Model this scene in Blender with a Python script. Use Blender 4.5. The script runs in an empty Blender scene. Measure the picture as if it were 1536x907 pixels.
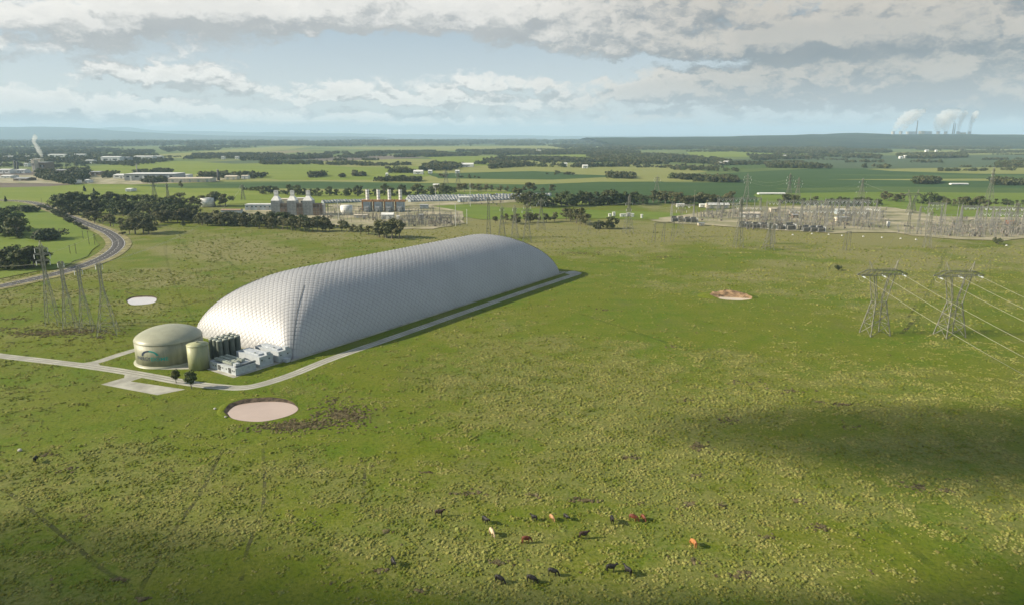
import bpy, math, random
import numpy as np
from mathutils import Vector, Matrix
random.seed(7)
SC = bpy.context.scene
COL = SC.collection
R = math.radians

# ------------------------------------------------------------------ camera
F, CX, CY, YH, CAMH = 1024.0, 768.0, 453.5, 205.0, 100.0
PITCH = math.atan((CY - YH) / F)
CP, SP = math.cos(PITCH), math.sin(PITCH)
cam = bpy.data.cameras.new('camera'); camo = bpy.data.objects.new('camera', cam); COL.objects.link(camo)
cam.sensor_width = 36.0; cam.lens = 36.0 * F / 1536.0
cam.clip_start = 1.0; cam.clip_end = 150000.0
camo.location = (0, 0, CAMH); camo.rotation_euler = (math.pi / 2 - PITCH, 0, 0)
SC.camera = camo

# ------------------------------------------------------------------ exposure, sun, sky
SC.view_settings.view_transform = 'Standard'; SC.view_settings.look = 'None'
SC.view_settings.exposure = 0.78; SC.view_settings.gamma = 1.0; SC.view_settings.use_curve_mapping = False
SC.render.engine = 'CYCLES'
SC.cycles.use_denoising = True; SC.cycles.adaptive_threshold = 0.02
SC.cycles.max_bounces = 6; SC.cycles.diffuse_bounces = 2; SC.cycles.volume_bounces = 3
SC.cycles.transparent_max_bounces = 24
SUN_EL = R(27.0)
SUN_AZ = (-0.995, -0.10)                      # the sun stands left of and a little behind the camera
SUND = Vector((SUN_AZ[0] * math.cos(SUN_EL), SUN_AZ[1] * math.cos(SUN_EL), math.sin(SUN_EL))).normalized()
sl = bpy.data.lights.new('sun', 'SUN'); so = bpy.data.objects.new('sun', sl); COL.objects.link(so)
sl.energy = 5.0; sl.angle = R(0.5); sl.color = (1.0, 0.88, 0.69)
so.rotation_euler = SUND.to_track_quat('Z', 'Y').to_euler()
so.location = (-300, -100, 400)


class S:
    """a shader socket with arithmetic"""
    def __init__(s, nt, k): s.nt, s.k = nt, k
    def m(s, op, *a, clamp=False):
        n = s.nt.nodes.new('ShaderNodeMath'); n.operation = op; n.use_clamp = clamp
        for i, v in enumerate((s,) + a):
            if isinstance(v, S): s.nt.links.new(v.k, n.inputs[i])
            else: n.inputs[i].default_value = v
        return S(s.nt, n.outputs[0])
    def __add__(s, o): return s.m('ADD', o)
    __radd__ = __add__
    def __sub__(s, o): return s.m('SUBTRACT', o)
    def __rsub__(s, o): return (s * -1.0) + o
    def __mul__(s, o): return s.m('MULTIPLY', o)
    __rmul__ = __mul__
    def __truediv__(s, o): return s.m('DIVIDE', o)
    def pw(s, e): return s.m('POWER', e)
    def mx(s, o): return s.m('MAXIMUM', o)
    def mn(s, o): return s.m('MINIMUM', o)
    def step(s, a, b):                            # smoothstep from a to b
        n = s.nt.nodes.new('ShaderNodeMapRange'); n.interpolation_type = 'SMOOTHSTEP'
        s.nt.links.new(s.k, n.inputs[0]); n.inputs[1].default_value = a; n.inputs[2].default_value = b
        return S(s.nt, n.outputs[0])


def comb(nt, x, y, z=0.0):
    n = nt.nodes.new('ShaderNodeCombineXYZ')
    for i, v in enumerate((x, y, z)):
        if isinstance(v, S): nt.links.new(v.k, n.inputs[i])
        else: n.inputs[i].default_value = v
    return S(nt, n.outputs[0])

def sep(v):
    n = v.nt.nodes.new('ShaderNodeSeparateXYZ'); v.nt.links.new(v.k, n.inputs[0])
    return [S(v.nt, o) for o in n.outputs]

def noise(v, scale, detail=3.0, rough=0.55, dist=0.0):
    n = v.nt.nodes.new('ShaderNodeTexNoise'); v.nt.links.new(v.k, n.inputs['Vector'])
    n.inputs['Scale'].default_value = scale; n.inputs['Detail'].default_value = detail
    n.inputs['Roughness'].default_value = rough; n.inputs['Distortion'].default_value = dist
    return S(v.nt, n.outputs[0])

def vmul(v, t):
    n = v.nt.nodes.new('ShaderNodeVectorMath'); n.operation = 'MULTIPLY'
    v.nt.links.new(v.k, n.inputs[0]); n.inputs[1].default_value = t
    return S(v.nt, n.outputs[0])

def mixc(f, a, b):
    nt = next(x.nt for x in (f, a, b) if isinstance(x, S))
    n = nt.nodes.new('ShaderNodeMix'); n.data_type = 'RGBA'; n.clamp_factor = True
    for i, v in ((0, f), (6, a), (7, b)):
        if isinstance(v, S): nt.links.new(v.k, n.inputs[i])
        elif i == 0: n.inputs[0].default_value = v
        else: n.inputs[i].default_value = (*v[:3], 1.0)
    return S(nt, n.outputs[2])

def cam_dir(px, py):                              # a bearing (azimuth, elevation in degrees) of the photograph
    u, v = (px - CX) / F, (CY - py) / F
    x, y, z = u, CP + v * SP, -SP + v * CP
    return math.degrees(math.atan2(x, y)), math.degrees(math.atan2(z, math.hypot(x, y)))

W = bpy.data.worlds.new('World'); SC.world = W; W.use_nodes = True; W.cycles.sampling_method = 'MANUAL'; W.cycles.sample_map_resolution = 512
nt = W.node_tree; nt.nodes.clear()
out = nt.nodes.new('ShaderNodeOutputWorld'); bg = nt.nodes.new('ShaderNodeBackground')
bg.inputs['Strength'].default_value = 0.1
nt.links.new(bg.outputs[0], out.inputs['Surface'])
sky = nt.nodes.new('ShaderNodeTexSky'); sky.sky_type = 'NISHITA'; sky.sun_disc = False
sky.sun_elevation = SUN_EL; sky.sun_rotation = math.atan2(SUN_AZ[0], SUN_AZ[1])
sky.air_density = 1.0; sky.dust_density = 1.0; sky.ozone_density = 1.0; sky.altitude = 100.0
tc = nt.nodes.new('ShaderNodeTexCoord')
dx, dy, dz = sep(S(nt, tc.outputs['Generated']))
AZ = dx.m('ARCTAN2', dy) * (180 / math.pi)
EL = dz.m('ARCSINE') * (180 / math.pi)
# clouds: (pixel x, y, half-width, height above, height below, weight); the banks seen in the photograph
BANKS = [(275, 52, 170, 50, 42, 1.1), (40, 58, 120, 45, 26, 1.0), (500, 10, 300, 40, 40, .9), (110, 25, 260, 40, 22, .55), (720, 22, 420, 60, 34, 1.05), (560, 40, 150, 50, 18, .5),
         (1090, 48, 420, 70, 36, 1.15), (1330, 92, 330, 60, 36, 1.0), (960, 78, 260, 44, 14, .8), (1480, 40, 300, 70, 40, 1.1),
         (1280, 140, 320, 50, 26, 1.0), (1500, 150, 130, 50, 34, .8), (1200, 115, 300, 30, 30, .6), (1130, 146, 90, 26, 12, .6),
         (150, 112, 46, 26, 12, 1.3), (215, 112, 44, 24, 13, 1.2), (300, 122, 76, 26, 14, 1.3), (380, 140, 44, 15, 8, .8),
         (35, 158, 56, 24, 10, 1.25), (110, 160, 50, 18, 9, 1.1), (180, 160, 34, 20, 9, 1.2), (265, 164, 60, 18, 9, 1.0),
         (520, 142, 48, 24, 11, 1.25), (455, 150, 34, 14, 8, .9), (595, 150, 36, 18, 9, 1.1), (662, 150, 36, 24, 11, 1.3), (715, 128, 42, 24, 8, 1.2), (735, 156, 40, 17, 8, 1.0),
         (800, 130, 60, 18, 7, 1.0), (975, 145, 76, 26, 9, 1.3), (835, 160, 60, 18, 8, .9), (1010, 172, 80, 9, 7, .5), (900, 176, 120, 9, 7, .45),
         (420, 174, 160, 12, 9, .7), (640, 176, 140, 10, 8, .7), (120, 178, 140, 10, 8, .7), (300, 186, 200, 7, 6, .6), (700, 188, 240, 7, 6, .6), (1000, 188, 160, 7, 6, .55), (1240, 184, 120, 7, 6, .5)]
BANKS = [(cam_dir(x, y), w / 17.5, ht / 17.5, hb / 17.5, k) for x, y, w, ht, hb, k in BANKS]
HOLES = [((1505, 106), 46, 14, .9), ((690, 88), 230, 22, .7), ((480, 88), 110, 22, .6), ((60, 112), 80, 14, .5), ((880, 112), 90, 9, .5)]
HOLES = [(cam_dir(*p), w / 17.5, h / 17.5, k) for p, w, h, k in HOLES]

def cloud_density(ax, ey, det):
    wx = noise(comb(nt, ax * 0.42, ey * 0.66, 21.0), 1.0, 4.0, 0.65) - 0.5      # billows: bend the outlines
    wy = noise(comb(nt, ax * 0.38, ey * 0.60, 43.0), 1.0, 5.0, 0.65) - 0.5
    ax, ey = ax + wx * 3.4, ey + wy * (2.6 - EL.step(6.0, 2.0) * 0.8)
    big = noise(comb(nt, ax * 0.095, ey * 0.19, 3.1), 1.0, det, 0.60, 0.2)
    small = noise(comb(nt, ax * 0.66, ey * 1.30, 8.7), 1.0, det, 0.60, 0.2)
    low = EL.step(6.0, 3.0)
    d = big * (1.5 - low * 0.8) + small * (0.85 + low * 0.95) - 1.47 - low * 0.10 + low * 0.34 * EL.step(0.3, 1.3)
    d = d + ey.step(7.0, 20.0) * 0.36                     # broken cover overhead, as at the top of the photograph
    for (a0, e0), w, ht, hb, k in BANKS:
        e = ey - e0
        h = e.m('GREATER_THAN', 0.0) * (ht - hb) + hb
        q = ((ax - a0) / w).pw(2.0) + (e / h).pw(2.0)
        d = d + (1.0 - q).mx(0.0).pw(0.8) * (k * 0.46)
    for (a0, e0), w, h, k in HOLES:
        q = ((ax - a0) / w).pw(2.0) + ((ey - e0) / h).pw(2.0)
        d = d - (1.0 - q).mx(0.0) * (k * 0.6)
    return d

D0 = cloud_density(AZ, EL, 6.0)
D1 = cloud_density(AZ - 0.55, EL + 0.95, 2.0)
alpha = D0.step(-0.08, 0.34) * EL.step(0.0, 0.8)
lit = (D0 - D1).step(-0.26, 0.30)
thick = D0.step(0.15, 0.85)
azr = AZ.step(-6.0, 20.0)
topw = EL.step(2.6, 5.5)
dark = mixc((azr + EL.step(12.0, 30.0)).mn(1.0) * (0.25 + topw * 0.75), (0.44, 0.45, 0.46), (0.235, 0.262, 0.29))
bright = mixc(azr, (1.0, 0.96, 0.90), (0.66, 0.60, 0.525))
mott = noise(comb(nt, AZ * 0.2, EL * 0.5, 5.0), 1.0, 5.0, 0.6)
over = EL.step(12.0, 30.0)                         # overhead one sees the shaded bases
cc = mixc((lit * (1.0 - thick * 0.30) * 0.95 + mott * 0.35 - 0.08) * (1.0 - over * 0.75), dark, bright)
skc = S(nt, sky.outputs[0])
veil = mixc(EL.step(0.0, 11.0), (3.9, 4.05, 4.2), (2.25, 2.7, 3.15))
base = mixc(0.8, skc, veil)
n10 = nt.nodes.new('ShaderNodeVectorMath'); n10.operation = 'SCALE'; n10.inputs['Scale'].default_value = 5.6
nt.links.new(cc.k, n10.inputs[0])
fin = mixc(alpha * (1.0 - (1.0 - EL.step(-0.5, 2.0)) * 0.30) * 0.97, base, S(nt, n10.outputs[0]))
nt.links.new(fin.k, bg.inputs['Color'])

# ------------------------------------------------------------------ helpers: survey of the photograph, meshes, materials
def P(px, py, z=0.0):                              # the point at height z that stands at that place of the photograph
    u, v = (px - CX) / F, (CY - py) / F
    dz_ = -SP + v * CP
    t = (z - CAMH) / dz_
    return Vector((u * t, (CP + v * SP) * t, z))

def ppm(py): return ((py - CY) * CP + F * SP) / CAMH     # photograph pixels per metre on the ground at that row

def proj(p):
    d = Vector(p) - Vector((0, 0, CAMH))
    zc = d.y * CP - d.z * SP
    return CX + F * d.x / zc, CY - F * (d.y * SP + d.z * CP) / zc

MATS = {}
def mat(name, col=None, rough=0.7, var=0.12, scale=0.6, metal=0.0, bump=0.0, col2=None, spec=0.4, obj_random=0.0, objspace=False, det=5.0, zs=1.0):
    if name in MATS: return MATS[name]
    m = bpy.data.materials.new(name); m.use_nodes = True; t = m.node_tree
    b = t.nodes['Principled BSDF']
    b.inputs['Roughness'].default_value = rough; b.inputs['Metallic'].default_value = metal
    b.inputs['Specular IOR Level'].default_value = spec
    g = t.nodes.new('ShaderNodeNewGeometry')
    pos = S(t, g.outputs['Position'])
    if objspace:
        tcn = t.nodes.new('ShaderNodeTexCoord'); pos = S(t, tcn.outputs['Object'])
    f = noise(pos if zs == 1.0 else vmul(pos, (1, 1, zs)), scale, det, 0.6)
    c2 = col2 or tuple(c * (1 - 2.2 * var) for c in col)
    c1 = tuple(min(1.0, c * (1 + 1.2 * var)) for c in col)
    c = mixc(f.step(0.3, 0.7), c2, c1)
    if obj_random:
        oi = t.nodes.new('ShaderNodeObjectInfo'); r = S(t, oi.outputs['Random'])
        h = t.nodes.new('ShaderNodeHueSaturation')
        t.links.new((r * obj_random + (1 - obj_random / 2)).k, h.inputs['Value'])
        t.links.new(((r * 7.31).m('FRACT') * (obj_random * 0.10) + (0.5 - obj_random * 0.05)).k, h.inputs['Hue'])
        t.links.new(c.k, h.inputs['Color']); c = S(t, h.outputs[0])
    t.links.new(c.k, b.inputs['Base Color'])
    if bump:
        bn = t.nodes.new('ShaderNodeBump'); bn.inputs['Distance'].default_value = bump
        t.links.new(noise(pos, scale * 4, 4.0).k, bn.inputs['Height']); t.links.new(bn.outputs[0], b.inputs['Normal'])
    MATS[name] = m
    return m


class MB:
    """collects primitives, builds ONE mesh"""
    def __init__(s): s.v, s.f, s.mi, s.cur = [], [], [], 0
    def add(s, vs, fs):
        o = len(s.v); s.v += [tuple(x) for x in vs]; s.f += [tuple(i + o for i in f) for f in fs]; s.mi += [s.cur] * len(fs)
    def box(s, c, d, rz=0.0, taper=1.0):
        x, y, z = d[0] / 2, d[1] / 2, d[2] / 2
        cr, sr = math.cos(rz), math.sin(rz)
        vs = []
        for k, tz in ((-z, 1.0), (z, taper)):
            for i, j in ((-x, -y), (x, -y), (x, y), (-x, y)):
                i *= tz; j *= tz
                vs.append((c[0] + i * cr - j * sr, c[1] + i * sr + j * cr, c[2] + k))
        s.add(vs, [(3, 2, 1, 0), (4, 5, 6, 7), (0, 1, 5, 4), (1, 2, 6, 5), (2, 3, 7, 6), (3, 0, 4, 7)])
    def beam(s, p, q, w, w2=None, n=4):
        p, q = Vector(p), Vector(q); d = q - p
        if d.length < 1e-6: return
        d.normalize()
        a = d.cross(Vector((0, 0, 1)) if abs(d.z) < 0.95 else Vector((1, 0, 0))).normalized(); b = d.cross(a)
        w2 = w if w2 is None else w2
        vs = []
        for c, r in ((p, w / 2), (q, w2 / 2)):
            for k in range(n):
                t = 2 * math.pi * (k + .5) / n
                vs.append(c + (a * math.cos(t) + b * math.sin(t)) * r * 1.2)
        fs = [(k, (k + 1) % n, n + (k + 1) % n, n + k) for k in range(n)]
        fs += [tuple(range(n - 1, -1, -1)), tuple(range(n, 2 * n))]
        s.add(vs, fs)
    def tube(s, pts, w, n=5):
        for a, b in zip(pts, pts[1:]): s.beam(a, b, w, n=n)
    def lathe(s, prof, n=24, c=(0, 0, 0), cap=True):
        vs, fs = [], []
        for r, z in prof:
            for k in range(n):
                t = 2 * math.pi * k / n
                vs.append((c[0] + r * math.cos(t), c[1] + r * math.sin(t), c[2] + z))
        for i in range(len(prof) - 1):
            for k in range(n):
                a, b = i * n + k, i * n + (k + 1) % n
                fs.append((a, b, b + n, a + n))
        if cap:
            fs.append(tuple(range(n - 1, -1, -1))); fs.append(tuple((len(prof) - 1) * n + k for k in range(n)))
        s.add(vs, fs)
    def cyl(s, c, r, h, n=12, r2=None): s.lathe([(r, 0), (r if r2 is None else r2, h)], n, c)
    def quad(s, a, b, c, d): s.add([a, b, c, d], [(0, 1, 2, 3)])
    def mesh(s, name, *ms, smooth=False):
        me = bpy.data.meshes.new(name); me.from_pydata(s.v, [], s.f)
        for m in ms: me.materials.append(m)
        if len(ms) > 1: me.polygons.foreach_set('material_index', s.mi)
        if smooth: me.polygons.foreach_set('use_smooth', [len(f) <= 4 for f in s.f])
        me.update()
        return me
    def build(s, name, m, parent=None, smooth=False, label=None, kind=None):
        ms = m if isinstance(m, (tuple, list)) else (m,)
        return link(name, s.mesh(name, *ms, smooth=smooth), parent, label, kind)

def link(name, me, parent=None, label=None, kind=None, loc=None, rz=0.0):
    o = bpy.data.objects.new(name, me); COL.objects.link(o)
    if parent is not None: o.parent = parent
    if label: o['label'] = label
    if kind: o['kind'] = kind
    if loc is not None: o.location = loc
    if rz: o.rotation_euler.z = rz
    return o

def tag(o, label, cat, group=None):
    o['label'] = label; o['category'] = cat
    if group: o['group'] = group
    return o

def thing(name, label, cat, loc=(0, 0, 0), rz=0.0, group=None, scale=None):
    o = bpy.data.objects.new(name, None); COL.objects.link(o)
    o.empty_display_size = 0.5
    o.location = loc; o.rotation_euler.z = rz
    if scale is not None: o.scale = (scale,) * 3 if not isinstance(scale, tuple) else scale
    return tag(o, label, cat, group)

KIDS = {}
def dup(root, loc, rz=0.0, label=None, group=None, scale=None):
    if root.name not in KIDS: KIDS[root.name] = [(c, [g for g in COL.objects if g.parent == c]) for c in COL.objects if c.parent == root]
    r = root.copy(); COL.objects.link(r); r.location = loc; r.rotation_euler.z = rz
    if label: r['label'] = label
    if group: r['group'] = group
    if scale is not None: r.scale = (scale,) * 3 if not isinstance(scale, tuple) else scale
    for c, gs in KIDS[root.name]:
        d = c.copy(); COL.objects.link(d); d.parent = r
        for g in gs:
            e = g.copy(); COL.objects.link(e); e.parent = d
    return r

ONES = 'first second third fourth fifth sixth seventh eighth ninth tenth eleventh twelfth thirteenth fourteenth fifteenth sixteenth seventeenth eighteenth nineteenth'.split()
def nth(i):                                        # i from 0
    n = i + 1
    if n < 20: return ONES[n - 1]
    t, u = divmod(n, 10)
    tens = ['twenty', 'thirty', 'forty', 'fifty', 'sixty', 'seventy', 'eighty', 'ninety'][t - 2]
    return tens + '-' + ONES[u - 1] if u else tens[:-1] + 'ieth'

def catmull(pts, k=8):
    pts = [Vector(p) for p in pts]; o = []
    for i in range(len(pts) - 1):
        p0, p1, p2, p3 = pts[max(i - 1, 0)], pts[i], pts[i + 1], pts[min(i + 2, len(pts) - 1)]
        for j in range(k):
            t = j / k
            o.append(0.5 * ((2 * p1) + (p2 - p0) * t + (2 * p0 - 5 * p1 + 4 * p2 - p3) * t * t + (3 * p1 - p0 - 3 * p2 + p3) * t ** 3))
    return o + [pts[-1]]

def ribbon(pts, w, z, off=0.0):
    """a flat strip along pts, w wide (number or function of 0..1), its middle shifted sideways by off"""
    b = MB(); L = len(pts); row = []
    for i, p in enumerate(pts):
        d = (pts[min(i + 1, L - 1)] - pts[max(i - 1, 0)]); d.z = 0; d.normalize()
        n = Vector((-d.y, d.x, 0)); h = (w(i / (L - 1)) if callable(w) else w) / 2
        row.append(((p + n * (off + h)).to_tuple()[:2] + (z,), (p + n * (off - h)).to_tuple()[:2] + (z,)))
    b.add([x for r in row for x in r], [(2 * i + 1, 2 * i + 3, 2 * i + 2, 2 * i) for i in range(L - 1)])
    return b

def PP(pts, z=0.0): return [P(x, y, z) for x, y in pts]
# ------------------------------------------------------------------ value noise for laying out the vegetation
def _h(ix, iy, s):
    n = (ix.astype(np.int64) * 374761393 + iy.astype(np.int64) * 668265263 + s * 974634777) & 0x7fffffff
    n = ((n ^ (n >> 13)) * 1274126177) & 0x7fffffff
    return ((n ^ (n >> 16)) & 0xffff) / 65535.0

def vnoise(x, y, s=0):
    ix, iy = np.floor(x), np.floor(y); fx, fy = x - ix, y - iy
    fx = fx * fx * (3 - 2 * fx); fy = fy * fy * (3 - 2 * fy)
    a, b, c, d = _h(ix, iy, s), _h(ix + 1, iy, s), _h(ix, iy + 1, s), _h(ix + 1, iy + 1, s)
    return (a * (1 - fx) + b * fx) * (1 - fy) + (c * (1 - fx) + d * fx) * fy

def fbm(x, y, s=0, o=4):
    t, a, n = 0.0, 0.5, 0.0
    for i in range(o):
        t = t + a * vnoise(x * 2 ** i, y * 2 ** i, s + i); n += a; a *= 0.55
    return t / n

def sstep(x, a, b):
    t = np.clip((x - a) / (b - a), 0, 1); return t * t * (3 - 2 * t)

# patches where the pasture is bleached (+) or lush (-): photograph place, half-widths in pixels, strength
PATCH = [((520, 730), 330, 90, .30), ((330, 800), 180, 60, .12), ((1010, 640), 260, 70, .26), ((760, 620), 120, 60, .22), ((1400, 760), 240, 60, .24), ((690, 860), 300, 40, .15),
         ((1100, 350), 420, 16, .55), ((720, 338), 90, 12, .5), ((1450, 395), 160, 14, .4), ((1330, 440), 60, 20, .15), ((420, 370), 120, 18, .16), ((240, 372), 60, 14, .1),
         ((1100, 540), 300, 36, .10), ((880, 560), 80, 40, .2), ((200, 690), 160, 40, .05), ((1000, 585), 260, 34, .12),
         ((330, 640), 260, 42, -.34), ((620, 650), 130, 40, -.22), ((1250, 480), 420, 46, -.26), ((900, 440), 130, 20, -.14), ((980, 800), 160, 70, -.2), ((430, 860), 110, 36, -.3),
         ((100, 520), 160, 30, -.34), ((600, 400), 180, 20, -.14), ((700, 392), 120, 14, -.18), ((1180, 640), 140, 16, -.3), ((330, 560), 120, 30, -.35), ((150, 620), 180, 26, -.25),
         ((990, 392), 120, 9, -.2), ((1150, 720), 70, 14, -.25), ((830, 480), 140, 30, -.1)]
PATCH = [(P(*c).x, P(*c).y, rx / (ppm(c[1])), ry / ppm(c[1]) ** 2 / CAMH * F * CP, k) for c, rx, ry, k in PATCH]

def straw(x, y):
    b = 0.44 + 0.95 * (fbm(x / 55, y / 55, 3) - .5) + 0.75 * (fbm(x / 17, y / 13, 11) - .5)
    for px, py, rx, ry, k in PATCH:
        b = b + k * np.exp(-((x - px) / rx) ** 2 - ((y - py) / ry) ** 2)
    return np.clip(b, 0, 1)

# ------------------------------------------------------------------ ground: one sheet to the horizon
def grass_material():
    m = bpy.data.materials.new('pasture'); m.use_nodes = True; t = m.node_tree; b = t.nodes['Principled BSDF']
    b.inputs['Roughness'].default_value = 0.85; b.inputs['Specular IOR Level'].default_value = 0.15
    pos = S(t, t.nodes.new('ShaderNodeNewGeometry').outputs['Position'])
    at = t.nodes.new('ShaderNodeAttribute'); at.attribute_name = 'straw'; st = S(t, at.outputs['Fac'])
    n1 = noise(pos, 0.02, 4.0, 0.6); n2 = noise(pos, 0.09, 4.0, 0.65); n3 = noise(pos, 0.85, 6.0, 0.7); n4 = noise(pos, 0.3, 4.0, 0.6, 0.6)
    g = mixc(n1.step(.35, .65), (0.084, 0.137, 0.004), (0.118, 0.144, 0.008))
    g = mixc(n2.step(.32, .7) * 0.75, g, (0.146, 0.160, 0.020))
    g = mixc(n3.step(.56, .28) * 0.75, g, (0.032, 0.062, 0.003))
    g = mixc(noise(pos, 0.035, 5.0, 0.65, 0.5).step(.52, .7) * 0.5, g, (0.110, 0.118, 0.028))
    s = mixc(n3.step(.3, .75), (0.140, 0.138, 0.048), (0.270, 0.245, 0.115))
    k = (st * 1.5 + n3 * 1.0 + n4 * 0.7 - 1.35).step(-.05, .62)
    c = mixc(k * (0.45 + sep(pos)[1].step(300.0, 480.0) * 0.4), g, s)
    soil = noise(pos, 0.045, 5.0, 0.7, 0.8).step(.66, .74) * n4.step(.5, .62)
    c = mixc(soil * 0.75, c, (0.075, 0.062, 0.038))
    x, y, z = sep(pos)
    far = y.step(850.0, 1500.0)
    fx = noise(comb(t, x * 0.0011, y * 0.0018), 1.0, 3.0, 0.5); f2 = noise(comb(t, x * 0.006, y * 0.012), 1.0, 5.0, 0.65)
    fc = mixc(fx.step(.35, .65), (0.085, 0.125, 0.030), (0.140, 0.165, 0.050))
    fc = mixc(f2.step(.5, .72) * 0.6, fc, (0.055, 0.075, 0.035))
    vf = y.step(6500.0, 13000.0)
    w = noise(comb(t, x * 0.00028, y * 0.00055), 1.0, 6.0, 0.62)
    fc = mixc(vf, fc, mixc(w.step(.50, .60), (0.028, 0.040, 0.024), (0.125, 0.145, 0.060)))
    c = mixc(far, c, fc)
    t.links.new(c.k, b.inputs['Base Color'])
    bn = t.nodes.new('ShaderNodeBump'); bn.inputs['Distance'].default_value = 0.55; bn.inputs['Strength'].default_value = 0.75
    hgt = (n3 * 0.7 + n4 * 0.8 + n2 * 1.2) * (1.0 - far)
    t.links.new(hgt.k, bn.inputs['Height']); t.links.new(bn.outputs[0], b.inputs['Normal'])
    return m
GRASS = grass_material()

def build_ground():
    ys = [100.0]
    while ys[-1] < 900: ys.append(ys[-1] * 1.0085)
    while ys[-1] < 46000: ys.append(ys[-1] * 1.05)
    ys = np.array([-4000.0, -800.0, -100.0, 30.0, 70.0] + ys)
    tn = np.concatenate([[-60, -12, -5.0, -2.6, -1.6, -1.2], np.linspace(-1.0, 1.0, 331), [1.2, 1.6, 2.6, 5.0, 12, 60]])
    ye = np.maximum(ys, 90.0)
    X = ye[:, None] * tn[None, :]; Y = np.repeat(ys[:, None], len(tn), 1)
    X = np.clip(X, -50000, 50000)
    n, mcol = Y.shape
    co = np.stack([X, Y, np.zeros_like(X)], -1).reshape(-1, 3)
    i = np.arange((n - 1) * mcol).reshape(n - 1, mcol)[:, :-1].ravel()
    q = np.stack([i, i + 1, i + 1 + mcol, i + mcol], 1)
    me = bpy.data.meshes.new('ground')
    me.vertices.add(len(co)); me.vertices.foreach_set('co', co.ravel())
    me.loops.add(q.size); me.loops.foreach_set('vertex_index', q.ravel())
    me.polygons.add(len(q)); me.polygons.foreach_set('loop_start', np.arange(0, q.size, 4)); me.polygons.foreach_set('loop_total', np.full(len(q), 4))
    me.update(calc_edges=True)
    a = me.attributes.new('straw', 'FLOAT', 'POINT'); a.data.foreach_set('value', straw(co[:, 0], co[:, 1]).astype(np.float32))
    me.materials.append(GRASS)
    link('ground', me, kind='structure', label='tussocky green pasture running out to the far plain')
build_ground()

# ------------------------------------------------------------------ haze: one closed box of even air
hb = MB(); hb.box((0, 20000, 339), (96000, 52000, 680))
hm = bpy.data.materials.new('haze_air'); hm.use_nodes = True; ht = hm.node_tree; ht.nodes.clear()
ho = ht.nodes.new('ShaderNodeOutputMaterial'); hv = ht.nodes.new('ShaderNodeVolumePrincipled')
hv.inputs['Color'].default_value = (0.55, 0.78, 1.0, 1); hv.inputs['Density'].default_value = 5.0e-5; hv.inputs['Anisotropy'].default_value = 0.0
ht.links.new(hv.outputs[0], ho.inputs['Volume'])
hb.build('haze', hm, kind='stuff', label='thin bluish haze over the whole plain')

# ------------------------------------------------------------------ far fields, each a sheet of its own crop, some darkened for cloud shade
def crop(name, c, c2, sx=0.004, sy=0.02, bump=0.0):
    m = bpy.data.materials.new(name); m.use_nodes = True; t = m.node_tree; b = t.nodes['Principled BSDF']
    b.inputs['Roughness'].default_value = 0.9; b.inputs['Specular IOR Level'].default_value = 0.1
    pos = S(t, t.nodes.new('ShaderNodeNewGeometry').outputs['Position'])
    n = noise(vmul(pos, (sx, sy, 1)), 1.0, 5.0, 0.65); n2 = noise(pos, 0.12, 4.0, .7)
    t.links.new(mixc((n * 0.7 + n2 * 0.5).step(.38, .82), c, c2).k, b.inputs['Base Color'])
    return m
CROPS = dict(
    bright=crop('lush_grass', (0.125, 0.178, 0.022), (0.190, 0.222, 0.045)),
    lime=crop('lime_grass', (0.098, 0.155, 0.022), (0.150, 0.195, 0.036)),
    dark=crop('dark_crop_and_shade', (0.034, 0.072, 0.022), (0.056, 0.098, 0.030)),
    mid=crop('mid_crop', (0.050, 0.092, 0.026), (0.085, 0.125, 0.035)),
    pale=crop('pale_pasture', (0.175, 0.195, 0.055), (0.235, 0.238, 0.085)),
    tan=crop('bleached_pasture', (0.175, 0.155, 0.085), (0.230, 0.205, 0.115)),
    plough=crop('ploughed_soil', (0.120, 0.100, 0.085), (0.165, 0.140, 0.115)),
    grey=crop('grey_green_crop', (0.060, 0.090, 0.050), (0.085, 0.115, 0.058)))
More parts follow.
